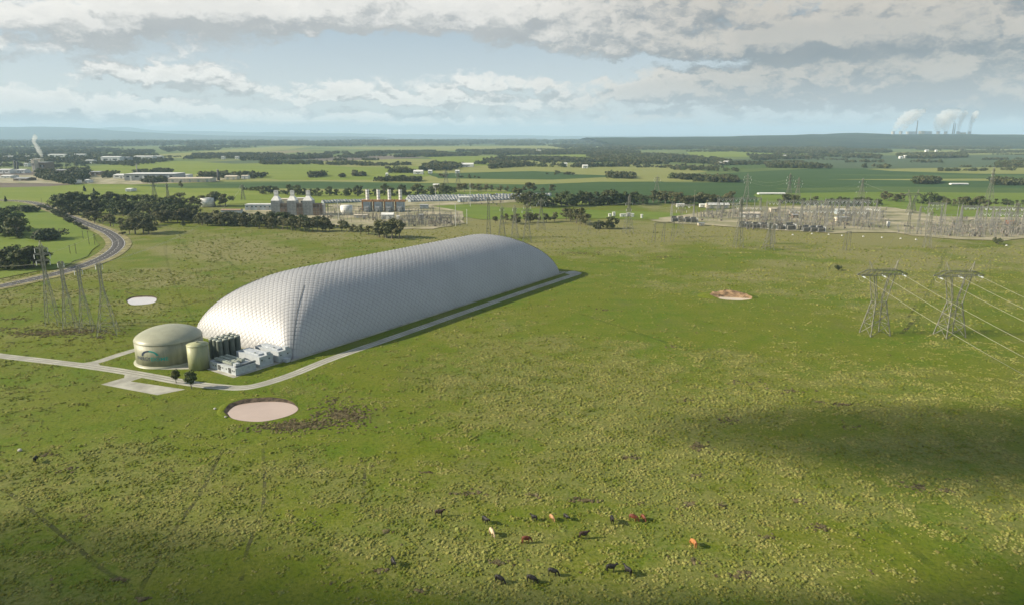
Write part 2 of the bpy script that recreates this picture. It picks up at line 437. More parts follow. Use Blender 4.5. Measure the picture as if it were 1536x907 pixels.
FIELDS = [
    ('pale', [(230, 245), (400, 238), (800, 240), (980, 258), (800, 296), (420, 296), (200, 296), (160, 262)]),
    ('bright', [(-60, 284), (90, 276), (240, 274), (400, 283), (470, 302), (330, 306), (100, 308), (-60, 301)]),
    ('plough', [(-60, 274), (20, 270), (100, 271), (160, 274), (70, 280), (-60, 283)]),
    ('plough', [(-60, 256), (150, 259), (200, 273), (60, 273), (-60, 266)]),
    ('bright', [(95, 252), (260, 242), (430, 243), (540, 252), (540, 263), (330, 262), (150, 262)]),
    ('mid', [(200, 279), (330, 273), (480, 272.5), (640, 275), (800, 274), (800, 285), (600, 285), (400, 283), (280, 283)]),
    ('dark', [(300, 276.5), (480, 273.5), (620, 277), (620, 283), (440, 282.5), (320, 280)]),
    ('bright', [(250, 286), (420, 287), (800, 288), (960, 298), (960, 304), (600, 306), (360, 305)]),
    ('bright', [(400, 252), (640, 250), (660, 262), (600, 271), (420, 270), (330, 264)]),
    ('plough', [(380, 240), (600, 233.5), (640, 237), (560, 240), (430, 243)]),
    ('grey', [(300, 243.5), (400, 239), (480, 240), (460, 243.5), (350, 246)]),
    ('tan', [(300, 236.5), (430, 226), (470, 226.5), (400, 233), (330, 238)]),
    ('pale', [(225, 233), (420, 219.5), (470, 220), (430, 225), (300, 237), (240, 238)]),
    ('pale', [(470, 222), (800, 219), (1010, 222), (960, 225), (620, 226.5)]),
    ('bright', [(640, 236), (880, 232), (930, 236), (820, 246), (680, 250)]),
    ('dark', [(640, 261), (800, 257), (960, 263), (1000, 274), (800, 272), (660, 268)]),
    ('pale', [(660, 268), (830, 270), (1000, 262), (1180, 268), (1160, 272), (950, 273), (800, 277), (660, 275)]),
    ('pale', [(900, 246), (1010, 248), (1060, 258), (990, 266), (860, 262), (830, 254)]),
    ('dark', [(740, 280), (900, 273), (1160, 275), (1250, 288), (1240, 303), (1000, 306), (900, 305), (780, 292)]),
    ('dark', [(1060, 262), (1240, 252), (1700, 254), (1700, 294), (1450, 292), (1180, 290), (1080, 272)]),  # dark fields on the right: cloud shade partly put into the crop colour
    ('mid', [(1160, 283), (1320, 280), (1560, 283), (1700, 286), (1700, 291), (1450, 290), (1200, 288)]),
    ('pale', [(1300, 254), (1410, 251.5), (1700, 249), (1700, 262), (1460, 261), (1340, 257)]),
    ('mid', [(1240, 262), (1460, 263), (1700, 264), (1700, 268), (1400, 267)]),
    ('pale', [(1240, 269.5), (1450, 268.5), (1700, 269), (1700, 272), (1420, 271.5)]),
    ('lime', [(1130, 291), (1300, 288.5), (1700, 291), (1700, 309), (1330, 318), (1140, 303)]),
    ('grey', [(1080, 240), (1240, 234), (1700, 233), (1700, 248), (1330, 254), (1130, 250)]),
    ('mid', [(1080, 247), (1190, 243), (1230, 246), (1180, 252), (1090, 254)]),
    ('bright', [(1030, 228), (1180, 226), (1230, 231), (1120, 236), (1040, 236)]),
    ('pale', [(1330, 229), (1450, 225), (1580, 224), (1600, 229), (1480, 232), (1360, 233)]),
    ('bright', [(900, 232), (1000, 229), (1010, 234), (930, 239)]),
    ('pale', [(760, 238), (860, 236), (880, 242), (800, 247), (740, 247)]),
    ('lime', [(-60, 303), (40, 306), (100, 330), (140, 352), (148, 368), (130, 385), (90, 402), (-60, 430)]),
    ('lime', [(610, 288), (700, 290), (800, 296), (700, 297), (600, 296)]),
    ('lime', [(650, 304), (760, 312), (960, 318), (1060, 322), (1000, 330), (900, 328), (720, 330), (660, 320)]),
    ('lime', [(1330, 318), (1480, 316), (1700, 322), (1700, 330), (1400, 328)]),
]
def poly_sheet(name, px, m, z, jag=0.0, **kw):
    w = PP(px)
    c = sum(w, Vector()) / len(w); pts = []
    rr = random.Random(len(px) * 31 + int(px[0][0]))
    for a, b in zip(w, w[1:] + w[:1]):
        for k in range(4):
            p = a.lerp(b, k / 4)
            d = (p - c) * (1 + rr.uniform(-jag, jag)); pts.append((c.x + d.x, c.y + d.y, z))
    b = MB(); b.add(pts, [tuple(range(len(pts)))[::-1]])
    o = b.build(name, m, **kw)
    if o.data.polygons[0].normal.z < 0: o.data.flip_normals()
    return o
for i, (k, px) in enumerate(FIELDS):
    poly_sheet('field', px, CROPS[k], 0.02 + 0.012 * i, 0.02, kind='structure')

# ------------------------------------------------------------------ hills
def wood_mat(name, c, c2, sc):
    m = bpy.data.materials.new(name); m.use_nodes = True; t = m.node_tree; b = t.nodes['Principled BSDF']
    b.inputs['Roughness'].default_value = 0.95; b.inputs['Specular IOR Level'].default_value = 0.0
    pos = S(t, t.nodes.new('ShaderNodeNewGeometry').outputs['Position'])
    n = noise(pos, sc, 6.0, 0.7); n2 = noise(pos, sc * 0.12, 3.0)
    t.links.new(mixc((n * 0.6 + n2 * 0.6).step(.45, .8), c, c2).k, b.inputs['Base Color'])
    bn = t.nodes.new('ShaderNodeBump'); bn.inputs['Distance'].default_value = 12; t.links.new(noise(pos, 0.03, 4.0).k, bn.inputs['Height']); t.links.new(bn.outputs[0], b.inputs['Normal'])
    return m

def hill(name, dist, crest, depth, m, near_foot=0.5, jit=0.0, seed=1):
    """a ridge: crest = [(px, py)] as seen against the sky; it stands at that distance and falls off before and behind"""
    b = MB(); n = 120; rows = []
    xs = np.linspace(crest[0][0], crest[-1][0], n)
    py = np.interp(xs, [c[0] for c in crest], [c[1] for c in crest])
    for i in range(n):
        u = (xs[i] - CX) / F; v = (CY - py[i]) / F
        t = dist / (CP + v * SP)
        z = CAMH + (-SP + v * CP) * t
        z = max(z, 1.0) + jit * (vnoise(np.array([i * 0.31]), np.array([0.5]), seed)[0] - .5)
        x = u * t; rows.append([])
        for k, (s, hz) in enumerate(((-near_foot, 0.0), (-near_foot * .75, .16), (-near_foot * .5, .44), (-near_foot * .25, .76), (0, 1.0), (.2, .85), (.5, .5), (1.0, 0.0))):
            w = 1 + .22 * (vnoise(np.array([i * .23]), np.array([k * 1.7]), seed + 5)[0] - .5) * (0 < k < 7 and k != 4)
            rows[-1].append((x, dist + s * depth, max(z * hz * w, 0) - (4.0 if hz == 0 else 0.0)))
    b.add([p for r in rows for p in r], [(i * 8 + k, i * 8 + 8 + k, i * 8 + 9 + k, i * 8 + k + 1) for i in range(n - 1) for k in range(7)])
    return b.build(name, m, kind='structure', smooth=True)

HILLWOOD = wood_mat('hill_forest', (0.026, 0.038, 0.024), (0.056, 0.072, 0.038), 0.02)
BLUEHILL = wood_mat('mountain_forest', (0.030, 0.042, 0.034), (0.085, 0.100, 0.060), 0.002)
hill('hill', 9500, [(880, 206.5), (960, 206.2), (1060, 205.5), (1120, 204), (1200, 202.6), (1285, 199.6), (1300, 200.4), (1340, 202), (1420, 201.5), (1500, 202), (1600, 203), (1760, 204)], 3000, HILLWOOD, 1.3, 10, 3)
hill('hill', 22000, [(-300, 190), (0, 191), (60, 190.5), (105, 191.5), (160, 195), (200, 198), (260, 201), (330, 203.5), (420, 205), (560, 205.4)], 6000, BLUEHILL, 0.9, 20, 9)
hill('hill', 34000, [(-400, 193), (60, 193), (100, 191.5), (130, 192.8), (190, 190.8), (240, 196.5), (330, 197.5), (420, 199), (520, 200.4), (620, 202), (740, 203.4), (900, 204.2), (1100, 204.6), (1500, 204.5)], 7000, BLUEHILL, 0.8, 60, 15)

# ------------------------------------------------------------------ unseen clouds placed overhead, out of the picture, to shade the land
CV = bpy.data.materials.new('cloud_vapour'); CV.use_nodes = True; cvt = CV.node_tree; cvt.nodes.clear()
co_ = cvt.nodes.new('ShaderNodeOutputMaterial'); cv_ = cvt.nodes.new('ShaderNodeVolumePrincipled')
cv_.inputs['Color'].default_value = (1, 1, 1, 1); cv_.inputs['Density'].default_value = 0.015; cv_.inputs['Anisotropy'].default_value = 0.3
cvt.links.new(cv_.outputs[0], co_.inputs['Volume'])

def ellipsoid(b, c, r, nu=14, nv=8, jit=0.0, rr=random):
    vs = [(c[0], c[1], c[2] - r[2])]
    for j in range(1, nv):
        ph = math.pi * j / nv - math.pi / 2
        for i in range(nu):
            th = 2 * math.pi * i / nu; k = 1 + rr.uniform(-jit, jit)
            vs.append((c[0] + r[0] * k * math.cos(ph) * math.cos(th), c[1] + r[1] * k * math.cos(ph) * math.sin(th), c[2] + r[2] * k * math.sin(ph)))
    vs.append((c[0], c[1], c[2] + r[2])); L = len(vs) - 1
    fs = [(0, 1 + (i + 1) % nu, 1 + i) for i in range(nu)]
    for j in range(nv - 2):
        for i in range(nu):
            a, q = 1 + j * nu + i, 1 + j * nu + (i + 1) % nu
            fs.append((a, q, q + nu, a + nu))
    o = 1 + (nv - 2) * nu
    fs += [(L, o + i, o + (i + 1) % nu) for i in range(nu)]
    b.add(vs, fs)

def shade_cloud_over(gx, gy, rx, ry, h, n=1, seed=0, rot=0.0, thick=1.0):
    """a cloud at height h whose shadow falls round (gx, gy) on the ground"""
    k = h / SUND.z; c = (gx + SUND.x * k, gy + SUND.y * k)
    rr = random.Random(seed)
    for i in range(n):
        b = MB()
        f = 1.0 if n == 1 else rr.uniform(.5, .8)
        ox, oy = (0, 0) if n == 1 else (rr.uniform(-.6, .6) * rx, rr.uniform(-.6, .6) * ry)
        ellipsoid(b, (0, 0, 0), (rx * f, ry * f, max(30, ry * f * .5) * thick), 18, 10, .05, rr)
        o = b.build('shade_cloud', CV, kind='structure', smooth=True)
        o.location = (c[0] + ox, c[1] + oy, h + i * 130 * thick); o.rotation_euler.z = rot
for a in ((P(1500, 650).x, P(1400, 655).y, 108, 29, 700, 1, 1, -.10), (P(1530, 690).x + 20, P(1530, 690).y, 70, 26, 900, 1, 2, 0),
          (P(60, 900).x - 25, P(60, 900).y - 8, 95, 44, 760, 1, 3, -.1), (P(600, 940).x, 108, 190, 30, 620, 1, 4, 0), (P(1250, 900).x, 108, 100, 26, 700, 1, 8, 0), (P(1480, 880).x + 50, 132, 50, 24, 860, 1, 5, 0)):  # this row: unseen clouds added only to darken the bottom edge and corners
    shade_cloud_over(*a)
# ------------------------------------------------------------------ roads, paths, ponds
ASPHALT = mat('asphalt', (0.072, 0.070, 0.070), 0.9, 0.18, 0.25)
PAINT = mat('road_paint', (0.62, 0.62, 0.60), 0.8, 0.2, 0.8)
CONC = mat('pale_concrete', (0.36, 0.355, 0.305), 0.9, 0.14, 0.12, bump=0.02)
GRAVEL = mat('gravel_yard', (0.30, 0.265, 0.185), 0.95, 0.2, 0.03, det=7.0, col2=(0.15, 0.155, 0.065))
VERGE = mat('mown_verge', (0.22, 0.20, 0.085), 0.95, 0.25, 0.15)
SOIL = mat('bare_soil', (0.085, 0.062, 0.042), 0.95, 0.3, 0.6, bump=0.08)
CLAY = mat('clay_bank', (0.27, 0.175, 0.095), 0.95, 0.35, 0.3, bump=0.06)

hw = catmull(PP([(-160, 462), (-60, 441), (0, 430), (60, 417), (110, 404), (146, 391), (168, 379), (178, 367), (173, 357), (158, 347), (130, 336), (98, 323), (70, 311.5), (52, 305), (20, 301.5), (-60, 299)]), 10)
ribbon(hw, 22, 0.30).build('verge', VERGE, kind='structure')
ribbon(hw, 11.5, 0.315).build('road', ASPHALT, kind='structure', label='grey two lane road bending past the pasture')
for off in (-5.1, 5.1): ribbon(hw, 0.32, 0.33, off).build('road_marking', PAINT, kind='structure')
cl = MB()
for i in range(0, len(hw) - 1, 2):
    d = ribbon([hw[i], hw[i].lerp(hw[i + 1], .9)], 0.3, 0.33); cl.add(d.v, d.f)
cl.build('centre_line', PAINT, kind='structure')

acc = catmull(PP([(-120, 517), (0, 533), (60, 540), (130, 548.5), (200, 559), (280, 573.5), (330, 579.5), (362, 581), (392, 576), (440, 560.5), (500, 536.5), (600, 502), (700, 467), (800, 432.5), (868, 410)]), 10)
ribbon(acc, 5.6, 0.012).build('access_road', CONC, kind='structure', label='pale concrete service road passing the tank and the long dome')
sp_ = catmull(PP([(124, 547.5), (150, 541), (180, 531), (215, 521)]), 8)
ribbon(sp_, 5.0, 0.008).build('access_road', CONC, kind='structure')
flare = PP([(112, 546), (124, 544), (141, 541.5), (150, 546), (146, 551)]); b = MB(); b.add([(p.x, p.y, 0.016) for p in flare], [(4, 3, 2, 1, 0)]); b.build('access_road', CONC, kind='structure')
pk = MB(); w = PP([(151.5, 576), (186, 566), (203, 569), (196, 571.5), (278, 583.5), (236, 592)]); pk.add([(p.x, p.y, 0.02) for p in w], [(0, 5, 4, 3, 2, 1)]); pk.build('parking_pad', CONC, kind='structure')
w = PP([(187, 562), (205, 556), (222, 563), (203, 569), (186, 566.5)]); pk = MB(); pk.add([(p.x, p.y, 0.024) for p in w], [(0, 4, 3, 2, 1)]); pk.build('access_road', CONC, kind='structure')
end = PP([(838, 408), (862, 406.6), (873, 409.5), (860, 413)]); b = MB(); b.add([(p.x, p.y, 0.028) for p in end], [(0, 3, 2, 1)]); b.build('access_road', CONC, kind='structure')

# worn tracks: greener or browner strips across the pasture
def track_mat(name, c, al):
    m = mat(name, c, 0.95, 0.25, 0.5); t = m.node_tree; b = t.nodes['Principled BSDF']
    pos = S(t, t.nodes.new('ShaderNodeNewGeometry').outputs['Position'])
    t.links.new((noise(pos, 0.12, 5.0, .7).step(.30, .72) * al).k, b.inputs['Alpha'])
    return m
TG, TB = track_mat('lush_track', (0.092, 0.150, 0.010), .45), track_mat('brown_track', (0.070, 0.072, 0.028), .8)
for m, wd, px in ((TG, 3.0, [(275, 362), (282, 374), (312, 382), (335, 388), (350, 399), (372, 414)]), (TG, 2.0, [(318, 380), (338, 372), (366, 358)]), (TB, 1.2, [(335, 672), (318, 705), (300, 740), (268, 785), (240, 830), (205, 895)]),
                 (TB, 1.0, [(394, 672), (397, 720), (392, 770), (372, 820), (362, 870)]), (TB, 1.2, [(10, 735), (60, 775), (110, 815), (150, 850), (190, 875)]), (TB, 0.9, [(548, 690), (546, 730), (543, 760)]),
                 (TG, 2.4, [(1180, 690), (1230, 720), (1280, 752), (1330, 790), (1400, 850)]), (TB, 2.2, [(1372, 478), (1362, 490), (1352, 500)][::-1]), (TB, 1.5, [(1362, 476), (1374, 458)]), (TG, 2.4, [(1420, 372), (1412, 395), (1396, 430), (1380, 470), (1372, 500)]),
                 (TG, 2.6, [(870, 470), (960, 500), (1080, 540), (1180, 585), (1330, 640)]), (TB, 1.4, [(190, 438), (260, 458), (300, 452), (340, 447)]), (TG, 3.0, [(880, 395), (950, 392), (1020, 388)])):
    ribbon(catmull(PP(px), 8), wd, 0.006).build('track', m, kind='structure')

WEAR = track_mat('tyre_wear', (0.20, 0.195, 0.165), .55)
for i, off in enumerate((-1.0, 1.0)): ribbon(acc, .75, 0.034, off).build('tyre_track', WEAR, kind='structure'); ribbon(hw, .9, 0.322, off * 2.6 - .8).build('tyre_track', track_mat('road_wear', (0.045, 0.044, 0.044), .5) if 'road_wear' not in MATS else MATS['road_wear'], kind='structure')
for i, (px, py, r, lab) in enumerate(((322.5, 613.5, .5, 'pale rock on the bank crest behind the pink pond'), (338.5, 626, .5, 'pale rock at the near water edge of the pink pond'), (30, 676, .7, 'white stone lying alone near the lone black cow'))):
    b = MB(); rr = random.Random(i); nu = 9
    rg = [[(r * q * rr.uniform(.75, 1.2) * math.cos(6.283 * j / nu), r * q * .8 * rr.uniform(.75, 1.2) * math.sin(6.283 * j / nu), r * z * rr.uniform(.85, 1.1)) for j in range(nu)] for q, z in ((1, -.1), (1.05, .35), (.75, .75), (.3, .95))]
    b.add([p for g in rg for p in g], [(a * nu + j, a * nu + (j + 1) % nu, (a + 1) * nu + (j + 1) % nu, (a + 1) * nu + j) for a in range(3) for j in range(nu)] + [tuple(3 * nu + j for j in range(nu))])
    o = b.build('rock', mat('dark_rock', (.10, .09, .08), .9, .2, 2.0) if 'dark' in lab else mat('pale_rock', (.48, .46, .42), .9, .15, 2.0)); o.location = P(px, py); o.location.z = .25; tag(o, lab, 'rock')

def water_mat(name, c, rough=0.18):
    m = mat(name, c, rough, 0.04, 0.05, spec=0.5); t = m.node_tree; b = t.nodes['Principled BSDF']
    pos = S(t, t.nodes.new('ShaderNodeNewGeometry').outputs['Position'])
    bn = t.nodes.new('ShaderNodeBump'); bn.inputs['Distance'].default_value = 0.03; bn.inputs['Strength'].default_value = 0.25
    t.links.new(noise(pos, 1.5, 3.0).k, bn.inputs['Height']); t.links.new(bn.outputs[0], b.inputs['Normal'])
    return m
def shape_pond(px, m, bank_m, crest=1.2, far_w=5.0, near_w=1.6, label=None, az=None, inner=2):
    """a dam: still water within an earth bank that stands higher on its uphill side"""
    w = catmull(PP(px + px[:1]), 5)[:-1]; n = len(w); c = sum(w, Vector()) / n
    b = MB(); b.add([(p.x, p.y, 0.10) for p in w], [tuple(range(n))]); o = b.build('pond', m, kind='structure', label=label)
    if o.data.polygons[0].normal.z < 0: o.data.flip_normals()
    ux, uy = math.cos(az), math.sin(az)
    b = MB(); rings = []
    rr = random.Random(n)
    for p in w:
        d = (p - c); d.z = 0; r = d.length; d.normalize()
        k = max(0.0, d.x * ux + d.y * uy) ** (0.7 if inner == 2 else 0.4)
        wd = near_w + (far_w - near_w) * k; hgt = 0.16 + crest * k * rr.uniform(.8, 1.1)
        rings.append([(p.x - d.x * .8, p.y - d.y * .8, -0.05), (p.x + d.x * .15, p.y + d.y * .15, 0.14), (p.x + d.x * wd * .45, p.y + d.y * wd * .45, hgt * .85), (p.x + d.x * wd * .62, p.y + d.y * wd * .62, hgt), (p.x + d.x * wd * 1.5, p.y + d.y * wd * 1.5, -0.05)])
    b.add([q for r_ in rings for q in r_], [(i * 5 + k, ((i + 1) % n) * 5 + k, ((i + 1) % n) * 5 + k + 1, i * 5 + k + 1) for i in range(n) for k in range(4)])
    bk = b.build('bank', (bank_m, GRASS), kind='structure', smooth=True)
    bk.data.polygons.foreach_set('material_index', [0 if k < inner else 1 for i in range(n) for k in range(4)]); return bk
shape_pond([(341, 619), (352, 609), (375, 604), (410, 602), (436, 605), (447, 612), (440, 620), (420, 627), (392, 632), (366, 631), (348, 627)], water_mat('muddy_water', (0.46, 0.36, 0.30)), SOIL, 1.3, 4.6, .5, 'pink brown muddy pond beside a dark marshy patch', 2.1)
shape_pond([(191, 451), (199, 447), (215, 445.5), (230, 446), (235, 449), (231, 454), (218, 456.5), (200, 457.5), (193, 455)], water_mat('sky_pale_water', (0.62, 0.58, 0.56), .12), SOIL, .7, 2.5, .7, 'small bright pond near the four narrow pylons', 2.2)  # whitish base colour has the sky's reflection painted into the water
shape_pond([(1077, 446), (1086, 445.5), (1105, 446.5), (1122, 447.5), (1127, 448.5), (1112, 450.3), (1092, 449.8), (1080, 448)], water_mat('pale_water', (0.58, 0.50, 0.40)), CLAY, 3.0, 13.0, .8, 'pale silted pond under a cut clay bank', 1.57, 3)

# ------------------------------------------------------------------ the long air dome
C0 = P(437, 541); C1 = P(845, 409.5)
UX = (C1 - C0).normalized(); VX = Vector((-UX.y, UX.x, 0))          # along the dome, and across it to the left
DL = (C1 - C0).length; DA = 41.0; DH = 31.0; DE = 50.0
DROT = math.atan2(UX.y, UX.x)
def site(u, v, z=0.0): p = C0 + UX * u + VX * v; return Vector((p.x, p.y, z))

def profile_table():
    q = np.linspace(0, 1, 400); z = DH * (1 - q ** 2.25) ** 0.62
    s = np.concatenate([[0], np.cumsum(np.hypot(np.diff(q) * DA, np.diff(z)))])
    return q, s
PQ, PSs = profile_table(); PSL = PSs[-1]
EQ, ES = PQ, np.concatenate([[0], np.cumsum(np.hypot(np.diff(PQ) * DE, np.diff(DH * (1 - PQ ** 2.25) ** 0.62)))]); ESL = ES[-1]
TL = DL - 2 * DE + 2 * ESL                                           # unrolled length of the ridge line
def dome_pt(S_, T_):
    """unrolled membrane coordinates (across -PSL..PSL, along 0..TL) to a point in dome coordinates"""
    S_, T_ = np.asarray(S_, float), np.asarray(T_, float)
    qv = np.sign(S_) * np.interp(np.abs(S_), PSs, PQ)
    e = np.where(T_ < ESL, ESL - T_, np.where(T_ > TL - ESL, T_ - (TL - ESL), 0.0))
    qu = np.interp(e, ES, EQ)
    U = np.where(T_ < ESL, DE * (1 - qu), np.where(T_ > TL - ESL, DL - DE * (1 - qu), DE + T_ - ESL))
    a, b = np.abs(qv), qu
    m = np.maximum(a, b); n = 2.6 + 11 * m ** 3
    r = np.clip((a ** n + b ** n) ** (1 / n), 0, 1)
    z = DH * (1 - r ** 2.25) ** 0.62
    V = DA + qv * DA
    return np.stack([U, V, z], -1)

dome = thing('air_dome', 'long white quilted air dome with a dark net of cables lying across the pasture', 'inflatable dome', C0, DROT)
PVC = mat('white_membrane', (0.375, 0.38, 0.392), 0.45, 0.03, 0.05, spec=0.5)
CABLE = mat('steel_cable', (0.22, 0.22, 0.23), 0.6, 0.1, 1.0)
def build_dome():
    NS, NT = 34, 86
    ds, dt = PSL / NS, TL / (2 * NT)
    K = 3
    a, b = np.meshgrid(np.linspace(0, 1, K + 1), np.linspace(0, 1, K + 1), indexing='ij')
    puff = (np.clip(16 * a * (1 - a) * b * (1 - b), 0, 1)) ** 0.5
    cells = []
    for i in range(-NS, NS + 1):
        for j in range(0, 2 * NT + 1):
            if (i + j) % 2: continue
            s0, t0 = i * ds, j * dt
            # diamond corners: (s-,t) (s,t+) (s+,t) (s,t-)
            sc = np.array([-ds, 0, ds, 0]); tcn = np.array([0, dt, 0, -dt])
            c = np.stack([s0 + sc, t0 + tcn], -1)
            p = ((1 - a)[..., None] * (1 - b)[..., None] * c[0] + a[..., None] * (1 - b)[..., None] * c[1] + a[..., None] * b[..., None] * c[2] + (1 - a)[..., None] * b[..., None] * c[3])
            p[..., 0] = np.clip(p[..., 0], -PSL, PSL); p[..., 1] = np.clip(p[..., 1], 0, TL)
            cells.append(p)
    P_ = np.array(cells)                                            # n,K+1,K+1,2
    S_, T_ = P_[..., 0], P_[..., 1]; X = dome_pt(S_, T_)
    eps = .15
    ds_ = dome_pt(np.clip(S_ + eps, -PSL, PSL), T_) - dome_pt(np.clip(S_ - eps, -PSL, PSL), T_)
    dt_ = dome_pt(S_, np.clip(T_ + eps, 0, TL)) - dome_pt(S_, np.clip(T_ - eps, 0, TL))
    N = np.cross(dt_, ds_); ln = np.linalg.norm(N, axis=-1, keepdims=True); N = N / np.maximum(ln, 1e-9)
    N = np.where(N[..., 2:3] < 0, -N, N)
    X = X + N * (puff[None, ..., None] * 0.125)
    # how large each cushion shows
    mid = X[:, K // 2, K // 2]; nm = N[:, K // 2, K // 2]
    wm = np.stack([C0.x + UX.x * mid[:, 0] + VX.x * mid[:, 1], C0.y + UX.y * mid[:, 0] + VX.y * mid[:, 1], mid[:, 2]], -1)
    wn = np.stack([UX.x * nm[:, 0] + VX.x * nm[:, 1], UX.y * nm[:, 0] + VX.y * nm[:, 1], nm[:, 2]], -1)
    ray = wm - np.array([0, 0, CAMH]); dist = np.linalg.norm(ray, axis=1)
    e1 = np.linalg.norm(X[:, K, K] - X[:, 0, 0], axis=1); e2 = np.linalg.norm(X[:, K, 0] - X[:, 0, K], axis=1)
    area = -(ray / dist[:, None] * wn).sum(1) * e1 * e2 / dist ** 2
    order = np.argsort(-area)
    quads = [(r * (K + 1) + c, r * (K + 1) + c + 1, (r + 1) * (K + 1) + c + 1, (r + 1) * (K + 1) + c) for r in range(K) for c in range(K)]
    def mesh_of(ids, name):
        b_ = MB()
        for k in ids: b_.add(X[k].reshape(-1, 3).tolist(), quads)
        me = b_.mesh(name, PVC, smooth=True)
        return me
    first = [k for k in order[:290]]
    for k in first:
        link('panel', mesh_of([k], 'panel'), dome)
    link('panel_skin', mesh_of(order[290:], 'panel_skin'), dome, kind='stuff')
    # the net that holds the membrane down: one cable along every joint
    net = MB()
    def line(s0, t0, sg):
        n = 2 * NT + 2 * NS
        pts = []
        for q in range(-4 * NT, 4 * NT + 1):
            s, t = s0 + sg * q * ds / 2, t0 + q * dt / 2
            if -PSL - 1e-6 <= s <= PSL + 1e-6 and -1e-6 <= t <= TL + 1e-6: pts.append((s, t))
        if len(pts) < 2: return
        A = dome_pt([p[0] for p in pts], [p[1] for p in pts]); A[:, 2] += 0.05
        net.tube([tuple(x) for x in A], 0.085, n=3)
    for k in range(-NS - 1, 2 * NT + NS + 2, 2):
        line(0.0, k * dt + (dt if NS % 2 == 0 else 0) * 0, 1); line(0.0, k * dt, -1)
    net.build('cable_net', CABLE, dome, kind='stuff')
    # the hip seams over the two near corners and the far ones
    for su in (0, 1):
        for sv in (-1, 1):
            b_ = MB(); q = np.linspace(1.0, .40, 26)
            ss = sv * np.interp(q, PQ, PSs); tt = np.interp(q, EQ, ES)
            T2 = ESL - tt if su == 0 else TL - ESL + tt
            A = dome_pt(ss, T2); A[:, 2] += .32
            b_.tube([tuple(x) for x in A], 0.2, n=5); b_.build('seam', mat('seam_webbing', (0.12, 0.125, 0.13), .7), dome)
    b_ = MB()
    for c, d in (((DL / 2, -0.35, .3), (DL + 1.4, .9, .6)), ((DL / 2, 2 * DA + .35, .3), (DL + 1.4, .9, .6)), ((-.35, DA, .3), (.9, 2 * DA - .22, .6)), ((DL + .35, DA, .3), (.9, 2 * DA - .22, .6))): b_.box(c, d)
    b_.build('base_beam', CONC, dome)
    b_ = MB(); b_.box((-1.6, 2.8, .75), (2.2, 6.0, 1.5)); b_.box((-1.6, 2.8, 1.56), (2.5, 6.3, .12)); b_.build('inflation_box', mat('white_panel', (0.42, 0.455, 0.48), .5, .05, .5), dome)
build_dome()
# ------------------------------------------------------------------ big storage tank with its roof and lettering
TANKC = mat('beige_paint', (0.258, 0.265, 0.185), 0.5, 0.09, 0.55, zs=.12)
TANKR = mat('beige_roof', (0.31, 0.315, 0.23), 0.42, 0.05, 0.25)
INK, TEAL = mat('dark_blue_ink', (0.020, 0.035, 0.075), .5, .05), mat('teal_ink', (0.02, 0.30, 0.26), .5, .05)
TR, TH = 14.3, 10.6
tb = P(258.5, 551.5); away = Vector((tb.x, tb.y, 0)).normalized(); tcn_ = tb + away * (TR + .9)
tank = thing('storage_tank', 'wide beige tank with a domed roof and blue lettering beside the white dome', 'tank', (tcn_.x, tcn_.y, 0))
b = MB(); b.lathe([(TR, 0), (TR, TH)], 96); b.build('wall', TANKC, tank, True)
b = MB(); b.lathe([(TR + 1.0, 0), (TR + 1.0, .35), (TR + .3, .6), (TR + .01, .9)], 96, cap=False); b.build('base_flange', TANKR, tank, True)
rp = [(TR + .04, TH - .1), (TR + .10, TH), (TR + .06, TH + .1)]
rp += [(TR * math.cos(t), TH + .1 + 3.0 * math.sin(t) + 2.2 * math.sin(t) ** 2) for t in np.linspace(.04, math.pi / 2 - .001, 18)]
b = MB(); b.lathe(rp, 96, cap=False); b.build('roof', TANKR, tank, True)
b = MB(); b.lathe([(TR + .14, TH - .16), (TR + .18, TH), (TR + .14, TH + .08)], 96, cap=False); b.build('roof_rim', TANKC, tank, True)
def bent(name, body, size, ang0, zc, m, parent, width, shear=0.0):
    cu = bpy.data.curves.new(name, 'FONT'); cu.body = body; cu.size = size; cu.extrude = 0.02; cu.offset = 0.02
    o = bpy.data.objects.new(name, cu); COL.objects.link(o)
    dg = bpy.context.evaluated_depsgraph_get(); me = bpy.data.meshes.new_from_object(o.evaluated_get(dg)); bpy.data.objects.remove(o)
    xs = [v.co.x for v in me.vertices]; x0, x1 = min(xs), max(xs)
    for v in me.vertices:
        a = ang0 + (v.co.x - x0) / (x1 - x0) * width / TR; r = TR + .03 + v.co.z
        v.co = (r * math.cos(a), r * math.sin(a), zc + v.co.y)
    me.materials.clear(); me.materials.append(m); me.name = name
    return link(name, me, parent)
face = math.atan2(-away.y, -away.x)                                # the side of the tank turned to the camera
LA0 = face - 1.16
bent('lettering', 'ENERGY', 2.3, LA0, 3.6, INK, tank, 7.9)
bent('lettering', 'DOME', 2.3, LA0 + 8.2 / TR, 3.6, TEAL, tank, 7.4)
for nm, t0, t1, m in (('logo_arc', math.pi, math.pi * .5, INK), ('logo_arc', math.pi * .5, math.pi * .06, TEAL)):
    b = MB(); n = 14; mid = LA0 + 7.6 / TR
    for k in range(n + 1):
        t = t0 + (t1 - t0) * k / n; w_ = .42 if nm else 0
        for rr_ in (3.0 - w_, 3.0 + w_):
            aa = mid + rr_ * 1.25 * math.cos(t) / TR; b.v.append(((TR + .05) * math.cos(aa), (TR + .05) * math.sin(aa), 5.6 + rr_ * .80 * math.sin(t)))
    b.f = [(2 * k, 2 * k + 1, 2 * k + 3, 2 * k + 2) for k in range(n)]; b.mi = [0] * n
    b.build(nm, m, tank)

